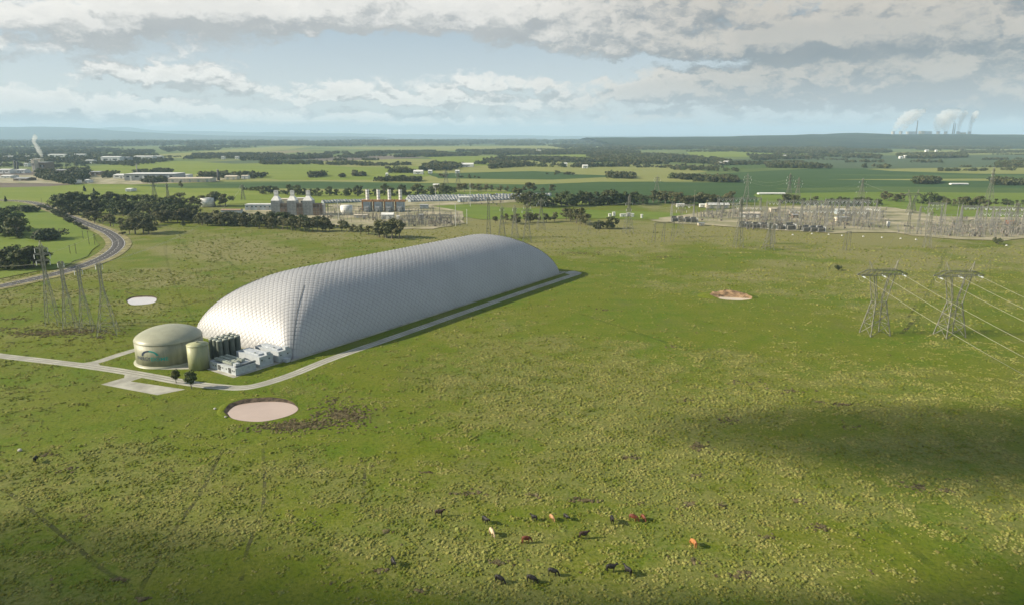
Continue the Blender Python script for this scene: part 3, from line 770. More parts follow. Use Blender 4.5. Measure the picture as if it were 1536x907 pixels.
# the slim tank before it
SR, SH = 4.55, 10.9
p = P(300.5, 555.5); p = p + Vector((p.x, p.y, 0)).normalized() * SR
st_ = thing('water_tank', 'slim pale green cylindrical tank with a low cone roof before the wide tank', 'tank', (p.x, p.y, 0))
GRN = mat('pale_green_paint', (0.31, 0.325, 0.185), 0.5, 0.09, 0.7, zs=.12)
b = MB(); b.lathe([(SR, 0), (SR, SH)], 48); b.build('wall', GRN, st_, True)
b = MB(); b.lathe([(SR + .12, SH - .1), (SR + .12, SH + .1), (.6, SH + 1.0)], 48); b.build('roof', GRN, st_, True)
b = MB(); b.cyl((0, 0, SH + .95), .55, .6, 14); b.build('vent', TANKC, st_)
b = MB()
for s in (-.3, .3): b.beam((SR + .2, s, 0), (SR + .2, s, SH), .08)
for k in range(18): b.beam((SR + .2, -.3, .5 + k * .6), (SR + .2, .3, .5 + k * .6), .05)
lo = b.build('ladder', mat('galvanised', (0.45, 0.46, 0.46), .5, .1, 1.0, metal=.3), st_); lo.rotation_euler.z = face + 1.0

# ------------------------------------------------------------------ bank of upright vessels
VES = mat('dark_green_paint', (0.105, 0.125, 0.105), 0.5, 0.1, .4)
pv = P(327, 543)
def dome_frame(p): d = p - C0; return d.dot(UX), d.dot(VX)
u0, v0 = dome_frame(pv)
va = None
for r_ in range(3):
    for c_ in range(4):
        q = site(u0 + 1.6 + c_ * 3.1, v0 + r_ * 2.9)
        lab = f'dark green upright vessel, {nth(c_)} along the {("front", "middle", "back")[r_]} row beside the wide tank'
        if va is None:
            va = thing('pressure_vessel', lab, 'vessel', q, DROT, 'dark green vessels beside the tank')
            b = MB(); b.lathe([(1.25, .6), (1.3, 1.2), (1.3, 9.4), (1.25, 9.8)], 24); b.build('shell', VES, va, True)
            b = MB(); b.lathe([(1.36, 9.75), (1.36, 9.95), (.95, 10.2), (.3, 10.3)], 24); b.build('lid', mat('grey_green_paint', (0.26, 0.29, 0.25), .5, .1, .4), va, True)
            b = MB(); b.cyl((0, 0, 10.25), .28, .4, 10); b.beam((0, 0, 10.5), (1.3, 0, 10.5), .2); b.build('pipe', VES, va)
            b = MB(); b.lathe([(1.62, 0), (1.62, .6)], 20); b.build('base', CONC, va)
        else: dup(va, q, DROT, lab)
        if r_ == 0 and c_ == 0: pass

# ------------------------------------------------------------------ plant boxes
WP = mat('white_panel'); DK = mat('dark_louvre', (0.06, 0.065, 0.065), .6, .1, 1.0); GG = mat('grey_green_paint', (0.26, 0.29, 0.25), .5, .1, .4)
def plant_box(name, label, cat, u, v, lu, lv, h, feats, base=True):
    """a box whose near right corner stands at (u, v) in dome coordinates; it runs lu along the dome and lv to the left"""
    t = thing(name, label, cat, site(u, v), DROT)
    b = MB(); b.box((lu / 2, lv / 2, .25 + h / 2), (lu, lv, h)); b.build('housing', WP, t)
    b = MB(); b.box((lu / 2, lv / 2, .125), (lu + .5, lv + .5, .25)); b.build('plinth', CONC, t)
    b = MB()
    for y in (0.06, lv - .06): b.box((lu / 2, y, .25 + h + .09), (lu, .12, .18))
    for x in (0.06, lu - .06): b.box((x, lv / 2, .25 + h + .09), (.12, lv - .24, .18))
    b.build('parapet', WP, t)
    feats(t, lu, lv, h + .25)
    return t
ua, va_ = dome_frame(P(354, 563.5))
def feats_a(t, lu, lv, h):
    for k in range(2):
        b = MB(); b.box((-.04, 4.2 + k * 7.6, 1.75), (.1, 1.9, 2.3)); d = b.build('door', DK, t)
        b = MB(); b.box((-.12, 4.9 + k * 7.6, 1.7), (.08, .1, .5)); b.build('handle', WP, d)
    for y in (1.0, 2.2, 6.6, 9.2, 10.6, 14.4, 16.2):
        b = MB(); b.box((-.05, y, 2.0), (.1, .6, .6)); b.build('vent', DK, t)
    for k in range(3):                                              # banks of air coolers on the roof
        cb = MB(); cb.box((2.4 + k * 2.5, lv * .58, h + .95), (1.7, lv * .66, .9)); cu = cb.build('air_cooler', GG, t)
        fb = MB()
        for j in range(7): fb.cyl((2.4 + k * 2.5, lv * .30 + j * lv * .093, h + 1.4), .55, .22, 10)
        fb.build('fan', mat('fan_grey', (.34, .37, .32), .5, .1, 1.), cu)
        lb = MB()
        for yy in (lv * .27, lv * .58, lv * .89):
            for xx in (-.6, .6): lb.beam((2.4 + k * 2.5 + xx, yy, h), (2.4 + k * 2.5 + xx, yy, h + .5), .1)
        lb.build('stand', GG, cu)
    b = MB(); b.box((2.2, 2.2, h + .9), (2.0, 2.0, 1.6)); b.build('control_cabin', WP, t)
    b = MB(); b.box((6.0, 1.5, h + .45), (10.0, .9, .7)); b.build('pipe_duct', mat('slate_duct', (.15, .17, .18), .6), t)
    for k in range(3):
        b = MB(); b.box((3.2 + k * 3.2, -.04, 1.7), (1.2, .1, 2.2)); b.build('door', mat('blue_grey_panel', (.42, .46, .5), .5), t)
plant_box('cooling_plant', 'low white plant box with rows of green roof coolers nearest the road', 'plant building', ua, va_, 10.2, 19.5, 2.9, feats_a)
def feats_b(t, lu, lv, h):
    b = MB(); b.box((lu * .5, lv * .55, h + .35), (lu * .5, lv * .75, .6)); b.build('roof_duct', mat('blue_grey_panel', (.42, .46, .5), .5), t)
    b = MB(); b.box((lu * .75, 1.6, h + .7), (2.2, 2.0, 1.3)); b.build('roof_unit', WP, t)
    b = MB(); b.cyl((lu * .3, lv * .35, h + .1), .35, 1.0, 10); b.build('flue', GG, t)
    for k in range(2):
        b = MB(); b.box((2.2 + k * 3.8, -.04, 1.65), (1.4, .1, 2.6)); b.build('door', mat('blue_grey_panel', (.42, .46, .5), .5), t)
        b = MB(); b.box((1.2 + k * 3.8, -.05, 3.2), (.6, .1, .6)); b.build('vent', DK, t)
ub, vb = ua + 12.6, va_ + .6; plant_box('compressor_house', 'taller white plant house between the low cooler box and the last house', 'plant building', ub, vb, 7.2, 17.0, 4.4, feats_b)
uc, vc = ua + 22.0, va_ - .4; plant_box('turbine_house', 'white plant house at the foot of the dome, farthest from the road', 'plant building', uc, vc, 7.2, 17.0, 4.6, feats_b)
sl_ = MB(); q = [site(ua - 2.0, va_ - 1.2), site(ua - 2.0, va_ + 21), P(283, 553), P(240, 553.8), P(262, 548), site(uc + 10, vc + 22), site(uc + 10, vc - 1.2)]
sl_.add([(p.x, p.y, 0.03) for p in q], [tuple(range(len(q)))]); so_ = sl_.build('concrete_apron', CONC, kind='structure')
if so_.data.polygons[0].normal.z < 0: so_.data.flip_normals()
# ------------------------------------------------------------------ trees
BARK = mat('bark', (0.16, 0.135, 0.11), 0.9, 0.25, 1.2)
def leaf_mat(name, c, c2, r=.5):
    m = mat(name, c, 0.75, 0.2, 0.45, col2=c2, spec=0.2, obj_random=r)
    return m
LEAVES = dict(gum=leaf_mat('gum_leaf', (0.125, 0.125, 0.055), (0.056, 0.062, 0.026)), dark=leaf_mat('dark_leaf', (0.080, 0.096, 0.034), (0.036, 0.047, 0.017)),
              shrub=leaf_mat('shrub_leaf', (0.070, 0.080, 0.036), (0.032, 0.040, 0.018)), conifer=leaf_mat('conifer_leaf', (0.034, 0.050, 0.024), (0.016, 0.026, 0.012)))
LEAVES['round'] = LEAVES['dark']

def leaf_quads(b, c, r, n, size, rr, squash=.8):
    for _ in range(n):
        d = Vector((rr.gauss(0, 1), rr.gauss(0, 1), rr.gauss(0, 1))); d.normalize()
        p = Vector(c) + Vector((d.x * r, d.y * r, d.z * r * squash)) * rr.uniform(.55, 1.05)
        nn = (d + Vector((rr.gauss(0, .5), rr.gauss(0, .5), rr.gauss(.3, .5)))).normalized()
        a = nn.orthogonal().normalized(); a.rotate(Matrix.Rotation(rr.uniform(0, 6.28), 3, nn)); e = nn.cross(a)
        s = size * rr.uniform(.55, 1.25); t = size * rr.uniform(.45, .9)
        b.add([p - a * s - e * t * .5, p + a * s * .2 - e * t, p + a * s + e * t * .4, p - a * s * .3 + e * t], [(0, 1, 2, 3)])

def tree_meshes(kind, seed, H=14.0, lod=1.0):
    rr = random.Random(seed); tr, cr = MB(), MB()
    lobes = []
    if kind == 'round':
        for k in range(26):
            d = Vector((rr.gauss(0, 1), rr.gauss(0, 1), rr.gauss(0, 1))).normalized() * rr.uniform(.1, .30) * H
            lobes.append(((d.x, d.y, H * .60 + d.z * 1.05), H * rr.uniform(.11, .17)))
    elif kind in ('gum', 'dark'):
        w = H * (rr.uniform(.40, .52) if kind == 'gum' else rr.uniform(.46, .58)); z0 = H * (rr.uniform(.20, .32) if kind == 'gum' else rr.uniform(.08, .16))
        for k in range(rr.randint(12, 16) if kind == 'gum' else rr.randint(15, 19)):
            zz = rr.uniform(0, 1); rad = w * (1 - abs(zz - .4) ** 1.5 * 1.1) * rr.uniform(.2, .95); an = rr.uniform(0, 6.28)
            lobes.append(((rad * math.cos(an), rad * math.sin(an), z0 + (H * .9 - z0) * zz), H * rr.uniform(.12, .20)))
        lobes.append(((rr.uniform(-.05, .05) * H, 0, H * .86), H * .13))
    elif kind == 'conifer':
        for k in range(11):
            zz = k / 10; lobes.append(((rr.uniform(-.03, .03) * H, rr.uniform(-.03, .03) * H, H * (.12 + .82 * zz)), H * (.24 * (1 - zz) + .035)))
    else:
        for k in range(rr.randint(7, 10)):
            an = rr.uniform(0, 6.28); rad = H * rr.uniform(.1, .62)
            lobes.append(((rad * math.cos(an), rad * math.sin(an), H * rr.uniform(.25, .68)), H * rr.uniform(.22, .34)))
    top = Vector((rr.uniform(-.03, .03) * H, rr.uniform(-.03, .03) * H, H * (.55 if kind != 'conifer' else .9)))
    nn = 7 if lod >= 1 else 4
    if kind != 'shrub':
        mid = top * .5 + Vector((rr.uniform(-.02, .02) * H, rr.uniform(-.02, .02) * H, 0))
        tr.beam((0, 0, -.1), mid, H * .052, H * .038, nn); tr.beam(mid, top, H * .038, H * .018, nn)
    for c, r in lobes:
        c = Vector(c)
        if kind != 'conifer' and lod >= 1:
            s = top * rr.uniform(.45, .85) if kind != 'shrub' else Vector((0, 0, 0)); tr.beam(s, c, H * .018, H * .006, 4)
        leaf_quads(cr, c, r, max(6, int((54 if kind != 'shrub' else 70) * lod)), H * (.050 if kind != 'shrub' else .075) / math.sqrt(lod) * (1 if lod >= 1 else .9), rr)
    return (tr.mesh('trunk', BARK), cr.mesh('crown', LEAVES[kind]))

PROTO = {k: [tree_meshes(k, 100 * i + j) for j in range(n)] for i, (k, n) in enumerate((('gum', 6), ('dark', 6), ('shrub', 4), ('conifer', 2), ('round', 3)))}
TNAME = dict(gum='gum_tree', dark='broadleaf_tree', shrub='shrub', conifer='conifer', round='broadleaf_tree')
TLOOK = dict(gum='grey-green gum', dark='dark tree', shrub='rounded dark shrub', conifer='dark pointed conifer')
def add_tree(kind, x, y, h, label, group, rr, name=None, wide=1.0):
    tm, cm = rr.choice(PROTO[kind]); s = h / 14.0
    t = thing(name or TNAME[kind], label, 'shrub' if kind == 'shrub' else 'tree', (x, y, 0), rr.uniform(0, 6.28), group, (s * wide, s * wide, s))
    link('trunk', tm, t); link('crown', cm, t)
    return t

BELTS = [   # belt, counted from, kind, base line in the photograph, how many, heights in pixels
    ('the back row of the roadside forest', 'the road', 'dark', [(80, 314), (150, 309), (205, 311), (255, 318), (285, 326)], 20, 17, 25),
    ('the middle row of the roadside forest', 'the road', 'dark', [(92, 323), (150, 321), (220, 326), (300, 332)], 19, 17, 26),
    ('the front row of the roadside forest', 'the road', 'gum', [(128, 331), (160, 338), (188, 344), (215, 340), (245, 334), (330, 337)], 20, 12, 22),
    ('the clump outside the road bend', 'the road', 'gum', [(192, 352), (226, 351)], 4, 22, 29),
    ('the tree line before the gas plant', 'the road', 'gum', [(300, 338), (345, 339), (400, 342), (450, 347), (500, 347)], 30, 13, 21),
    ('the second row before the gas plant', 'the road', 'dark', [(345, 335), (420, 337), (486, 342)], 15, 14, 20),
    ('the thin trees by the white tank', 'the stacks', 'gum', [(506, 347), (530, 349), (556, 353)], 5, 11, 17),
    ('the big clump before the switchyard', 'the tank', 'gum', [(566, 355), (582, 358), (601, 357)], 6, 24, 31),
    ('the shelter trees behind the gas plant', 'the road', 'dark', [(388, 291), (440, 293), (500, 294), (560, 294), (620, 294), (690, 292)], 25, 9, 18),
    ('the scattered trees above the cabins', 'the stacks', 'gum', [(640, 291), (700, 288), (760, 288), (830, 290)], 18, 8, 15),
    ('the wood inside the road curve', 'the far end', 'dark', [(-12, 344), (12, 352), (28, 357)], 7, 30, 42),
    ('the near wood below the road curve', 'the shrubs', 'dark', [(0, 402), (30, 404), (66, 399)], 8, 24, 36),
    ('the small copse where the road straightens', 'the wood', 'shrub', [(22, 318), (47, 319)], 3, 12, 15),
    ('the dark belt beyond the white cabins', 'the cabins', 'dark', [(772, 303), (800, 311), (860, 309), (970, 307)], 22, 14, 25),
    ('the tall clump beyond the dome end', 'the dome', 'gum', [(846, 329), (866, 336), (882, 338)], 5, 18, 29),
    ('the row above the dome end', 'the plant', 'gum', [(740, 334), (775, 336), (834, 333)], 9, 9, 16),
    ('the low clump by the single pylon', 'the dome', 'dark', [(886, 342), (902, 343), (926, 344)], 4, 8, 20),
    ('the belt before the big switchyard', 'the dark belt', 'gum', [(975, 303), (1020, 307), (1060, 308), (1100, 307)], 18, 13, 21),
    ('the row behind the big gantries', 'the belt', 'dark', [(1165, 304), (1240, 309), (1320, 309)], 14, 9, 15),
    ('the clump beyond the gantry end', 'the gantries', 'gum', [(1322, 302), (1340, 303), (1354, 303)], 4, 10, 16),
    ('the clump behind the second switchyard', 'the gantries', 'dark', [(1378, 307), (1398, 307), (1412, 306)], 4, 12, 20),
    ('the row behind the second switchyard', 'the clump', 'gum', [(1418, 308), (1450, 311), (1482, 313)], 8, 11, 18),
    ('the end trees behind the second switchyard', 'the mast', 'dark', [(1490, 307), (1540, 309)], 5, 8, 12),
    ('the stand behind the round grey tank', 'the road', 'gum', [(248, 310), (285, 310), (345, 309)], 10, 13, 24),
    ('the clipped row in the crop', 'the tank', 'dark', [(365, 287), (416, 288)], 13, 5, 8),
    ('the scrub on the lime green slope', 'the stacks', 'shrub', [(640, 297), (720, 296), (790, 294)], 10, 4, 7),
    ('the shrubs inside the road curve', 'the wood', 'shrub', [(57, 360), (72, 361), (86, 358)], 4, 15, 23),
    ('the low hedge beside the road', 'the far end', 'shrub', [(56, 309), (80, 319), (105, 333), (128, 347)], 17, 5, 8),
]
for bi, (belt, end, kind, line, n, h0, h1) in enumerate(BELTS):
    rr = random.Random(500 + bi)
    L = [0]
    for a, b in zip(line, line[1:]): L.append(L[-1] + abs(b[0] - a[0]))
    spots = []
    for i in range(n):
        s = L[-1] * (i + .5 + rr.uniform(-.32, .32)) / n
        k = max(j for j in range(len(L) - 1) if L[j] <= s); f = (s - L[k]) / (L[k + 1] - L[k])
        spots.append((line[k][0] + f * (line[k + 1][0] - line[k][0]), line[k][1] + f * (line[k + 1][1] - line[k][1]) + rr.uniform(-1.2, 1.2)))
    for i, (px, py) in enumerate(spots):
        hp = rr.uniform(h0, h1); h = hp / ppm(py)
        look = ('tall ' if hp > h0 + .66 * (h1 - h0) else 'small ' if hp < h0 + .33 * (h1 - h0) else '') + TLOOK[kind]
        p = P(px, py)
        add_tree(kind, p.x, p.y, h, f'{look} {nth(i)} from {end} in {belt}', belt.replace('the ', '', 1), rr, wide=rr.uniform(1.0, 1.45))
rr = random.Random(3)
for kind, px, py, hp, lab, wd in (('shrub', 1258, 406, 11, 'lone round dark shrub out on the pasture beyond the clay pond', .75), ('shrub', 1496, 367, 13, 'dark round shrub at the edge of the second switchyard yard', .8), ('conifer', 127, 287.5, 9, 'larger dark pointed conifer alone in the lime green field', 1.3),
                             ('conifer', 141, 288, 6, 'smaller conifer beside the larger one in the lime green field', 1.3), ('conifer', 9, 303, 9, 'pointed conifer alone where the far road starts', 1.1), ('shrub', 183, 352.5, 6, 'small dark shrub on the verge outside the road bend', 1.2),
                             ('round', 264.5, 574, 22, 'smaller of two dark trees by the concrete pad, nearer the wide tank', .85), ('round', 287.5, 582.5, 29, 'larger of two dark trees by the concrete pad, nearer the pond', .9), ('gum', 275, 340.5, 9, 'small dark tree alone before the front row of the forest', 1.0),
                             ('gum', 91 + 181, 283, 12, 'thin tree alone in the field above the roadside forest', .7), ('dark', 247, 334, 15, 'tree at the end of the roadside forest where the pylon stands', 1.0)):
    p = P(px, py); add_tree(kind, p.x, p.y, hp / ppm(py), lab, None, rr, wide=wd)

# ------------------------------------------------------------------ what nobody would count: tussocks, clods and far woods
def scatter(name, pts, scl, rot, var, protos, label):
    me = bpy.data.meshes.new(name); me.vertices.add(len(pts)); me.vertices.foreach_set('co', np.asarray(pts, np.float32).ravel())
    a = me.attributes.new('scl', 'FLOAT_VECTOR', 'POINT'); a.data.foreach_set('vector', np.asarray(scl, np.float32).ravel())
    a = me.attributes.new('rot', 'FLOAT_VECTOR', 'POINT'); a.data.foreach_set('vector', np.asarray(rot, np.float32).ravel())
    a = me.attributes.new('var', 'INT', 'POINT'); a.data.foreach_set('value', np.asarray(var, np.int32))
    o = link(name, me, kind='stuff', label=label)
    g = bpy.data.node_groups.new(name, 'GeometryNodeTree')
    g.interface.new_socket('Geometry', in_out='INPUT', socket_type='NodeSocketGeometry'); g.interface.new_socket('Geometry', in_out='OUTPUT', socket_type='NodeSocketGeometry')
    gi, go = g.nodes.new('NodeGroupInput'), g.nodes.new('NodeGroupOutput'); jn = g.nodes.new('GeometryNodeJoinGeometry')
    def named(nm, ty):
        n = g.nodes.new('GeometryNodeInputNamedAttribute'); n.data_type = ty; n.inputs['Name'].default_value = nm
        return next(s for s in n.outputs if s.enabled)
    sc, ro, va = named('scl', 'FLOAT_VECTOR'), named('rot', 'FLOAT_VECTOR'), named('var', 'INT')
    for i, pm in enumerate(protos):
        po = bpy.data.objects.new(name + '_kind', pm)
        oi = g.nodes.new('GeometryNodeObjectInfo'); oi.inputs['Object'].default_value = po; oi.inputs['As Instance'].default_value = True
        ip = g.nodes.new('GeometryNodeInstanceOnPoints'); cmpn = g.nodes.new('FunctionNodeCompare'); cmpn.data_type = 'INT'; cmpn.operation = 'EQUAL'
        ins = [s for s in cmpn.inputs if s.enabled]; g.links.new(va, ins[0]); ins[1].default_value = i
        g.links.new(gi.outputs[0], ip.inputs['Points']); g.links.new(cmpn.outputs[0], ip.inputs['Selection']); g.links.new(oi.outputs['Geometry'], ip.inputs['Instance'])
        g.links.new(ro, ip.inputs['Rotation']); g.links.new(sc, ip.inputs['Scale']); g.links.new(ip.outputs[0], jn.inputs[0])
    g.links.new(jn.outputs[0], go.inputs[0])
    md = o.modifiers.new('scatter', 'NODES'); md.node_group = g
    return o

TUSS = mat('tussock_blade', (0.186, 0.184, 0.058), 0.9, 0.2, 0.09, col2=(0.108, 0.132, 0.018), spec=0.05, obj_random=0.4)
CLODM = mat('dead_thatch', (0.120, 0.102, 0.055), 0.95, 0.3, 0.5, spec=.05, obj_random=.4)
def tussock(seed, m, n=9, spread=.5, hh=.34):
    """a low clump: a ragged mound with blades leaning out of it"""
    rr = random.Random(seed); b = MB(); nu = 8; rings = []
    for r0, z in ((.56, 0), (.50, .45), (.30, .85)):
        rings.append([(r0 * rr.uniform(.75, 1.2) * math.cos(6.283 * i / nu), r0 * rr.uniform(.75, 1.2) * math.sin(6.283 * i / nu), z * hh * rr.uniform(.75, 1.2)) for i in range(nu)])
    vs = [p for r in rings for p in r] + [(0, 0, hh)]
    fs = [(j * nu + i, j * nu + (i + 1) % nu, (j + 1) * nu + (i + 1) % nu, (j + 1) * nu + i) for j in range(2) for i in range(nu)] + [(2 * nu + i, 2 * nu + (i + 1) % nu, 3 * nu) for i in range(nu)]
    b.add(vs, fs)
    for _ in range(n):
        an = rr.uniform(0, 6.28); r0 = rr.uniform(.1, .45); lean = rr.uniform(.1, spread); h = rr.uniform(.8, 1.35) * hh; w = rr.uniform(.05, .11)
        d = Vector((math.cos(an), math.sin(an), 0)); s = Vector((-d.y, d.x, 0)) * w; p = d * r0; t = p + d * lean + Vector((0, 0, h))
        b.add([p - s, p + s, t], [(0, 1, 2)])
    return b.mesh('tussock', m)
TPROTO = [tussock(i, TUSS) for i in range(4)]
CPROTO = [tussock(20 + i, CLODM, 16, .6, .30) for i in range(3)]
rng = np.random.default_rng(4)
accn = np.array([(p.x, p.y) for p in acc] ); spn = np.array([(p.x, p.y) for p in sp_])
def seg_dist(pts, line):
    d = np.full(len(pts), 1e9)
    for a, b in zip(line[:-1], line[1:]):
        ab = b - a; t = np.clip(((pts - a) @ ab) / max(ab @ ab, 1e-9), 0, 1); d = np.minimum(d, np.hypot(*(pts - a - t[:, None] * ab).T))
    return d
def inside(pts, poly):
    x, y = pts.T; r = np.zeros(len(pts), bool); n = len(poly)
    for i in range(n):
        (x0, y0), (x1, y1) = poly[i], poly[(i + 1) % n]
        r ^= ((y0 > y) != (y1 > y)) & (x < (x1 - x0) * (y - y0) / (y1 - y0 + 1e-12) + x0)
    return r
def xy(px): return np.array([(P(*p).x, P(*p).y) for p in px])
KEEP_OUT = [xy([(148, 577), (190, 560), (206, 567), (283, 583), (238, 595)]), xy([(332, 619), (345, 605), (400, 596), (450, 603), (455, 614), (430, 630), (370, 637), (340, 630)]),
            xy([(186, 551), (200, 540), (300, 510), (420, 520), (870, 405), (860, 414), (445, 546), (360, 568), (250, 560)]), xy([(190, 452), (200, 444), (236, 444), (240, 452), (220, 460), (194, 458)]), xy([(1060, 447), (1080, 438), (1130, 438), (1140, 449), (1110, 453), (1075, 452)])]
def meadow_points(y0, y1, step):
    n = int((y1 - y0) * (y1 * .80 * 2 + 40) / step ** 2)
    y = rng.uniform(y0, y1, n); x = rng.uniform(-1, 1, n) * (y1 * .80 + 20)
    ok = np.abs(x) < y * .78 + 14
    p = np.stack([x[ok], y[ok]], 1)
    ok = (seg_dist(p, accn) > 3.4) & (seg_dist(p, spn) > 3.0)
    for k in KEEP_OUT: ok &= ~inside(p, k)
    return p[ok]
allp, alls = [], []
for y0, y1, st_p, k in ((118, 200, .62, .80), (200, 330, .78, .9), (330, 520, 1.35, 1.3), (520, 820, 2.3, 1.9)):
    p = meadow_points(y0, y1, st_p)
    if y1 > 600: p = p[(p[:, 0] > -.5 * p[:, 1]) & (p[:, 0] < 330) | ((p[:, 0] >= 330) & (p[:, 1] < 640))]
    s = straw(p[:, 0], p[:, 1]); mid = fbm(p[:, 0] / 3.2, p[:, 1] / 2.2, 31, 3)
    dens = sstep(s * 1.3 + (mid - .5) * 2.2, .25, 1.05)
    if y1 > 400: dens = dens * (.75 if y1 < 600 else .5)
    ok = rng.uniform(0, 1, len(p)) < (dens * .9 + .03) * (1 - sstep(p[:, 1], 640, 820))
    p = p[ok]; sz = (.34 + .66 * rng.uniform(0, 1, len(p)) ** 2) * k * (.7 + .5 * dens[ok])
    allp.append(p); alls.append(sz)
p = np.concatenate(allp); sz = np.concatenate(alls); n = len(p)
print('tussocks', n)
scatter('grass', np.c_[p, np.zeros(n)], np.stack([sz * rng.uniform(.7, 1.5, n), sz, sz * rng.uniform(.6, 1.6, n)], 1), np.stack([np.zeros(n), np.zeros(n), rng.uniform(0, 6.28, n)], 1), rng.integers(0, 4, n), TPROTO, 'pale seeding grass tussocks thick over the pasture')

cl_p, cl_s = [], []
def clods(px, py, rx, ry, n, s=1.0):
    c = P(px, py); a, b = rx / ppm(py), ry / ppm(py) ** 2 / CAMH * F * CP
    n = max(4, int(n * (2.4 if rx > 34 else .7))); t = rng.uniform(0, 6.28, n); r = np.abs(rng.normal(0, .75, n))
    cl_p.append(np.stack([c.x + a * r * np.cos(t), c.y + b * r * np.sin(t)], 1)); cl_s.append(s * rng.uniform(.6, 1.5, n))
for q in ((515, 622, 36, 14, 240), (440, 638, 46, 7, 260), (500, 600, 20, 8, 60), (110, 497, 52, 5, 260), (60, 500, 40, 4, 150), (20, 492, 30, 6, 60), (1262, 606, 18, 2.5, 60), (1228, 602, 12, 2, 20), (1050, 670, 22, 12, 60), (1030, 600, 30, 6, 40), (1378, 730, 16, 5, 60), (1415, 735, 14, 4, 40),
          (945, 686, 18, 3, 40), (880, 750, 26, 4, 60), (800, 742, 14, 3, 30), (710, 740, 26, 3, 40), (640, 708, 10, 2, 16), (1034, 756, 12, 3, 30), (1086, 758, 10, 3, 24), (1044, 712, 10, 2.5, 24), (1110, 862, 20, 5, 50), (1040, 843, 12, 3, 24), (745, 843, 12, 3, 30), (580, 797, 8, 2, 16), (570, 855, 10, 3, 20), (632, 886, 8, 2, 14), (70, 680, 12, 4, 30), (215, 898, 8, 3, 30), (178, 868, 10, 3, 24), (100, 705, 14, 6, 26),
          (1110, 572, 34, 5, 60), (1185, 585, 26, 4, 40), (1090, 630, 18, 6, 40), (905, 465, 30, 4, 40), (1010, 520, 10, 2, 20), (1230, 790, 16, 6, 40), (1200, 752, 12, 4, 24), (1280, 640, 30, 4, 30), (960, 755, 8, 2, 14), (1150, 805, 14, 4, 30), (150, 505, 30, 4, 90), (870, 380, 60, 3, 70), (1000, 386, 40, 2, 40), (20, 478, 26, 3, 60)):
    clods(*q)
sc_n = 170; y = rng.uniform(125, 420, sc_n); x = rng.uniform(-.78, .78, sc_n) * y
for a, b in zip(x, y):
    k = rng.integers(1, 4); cl_p.append(np.stack([a + rng.normal(0, .6, k), b + rng.normal(0, .5, k)], 1)); cl_s.append(rng.uniform(.4, 1.0, k))
q = np.concatenate(cl_p); s = np.concatenate(cl_s); ok = seg_dist(q, accn) > 3.4
for k in KEEP_OUT: ok &= ~inside(q, k)
q, s = q[ok], s[ok]; n = len(q)
scatter('undergrowth', np.c_[q, np.zeros(n)], np.stack([s * .9, s * .75, s * .7], 1), np.stack([np.zeros(n), np.zeros(n), rng.uniform(0, 6.28, n)], 1), rng.integers(0, 3, n), CPROTO, 'dark brown clumps of dead thatch and soil in the grass')

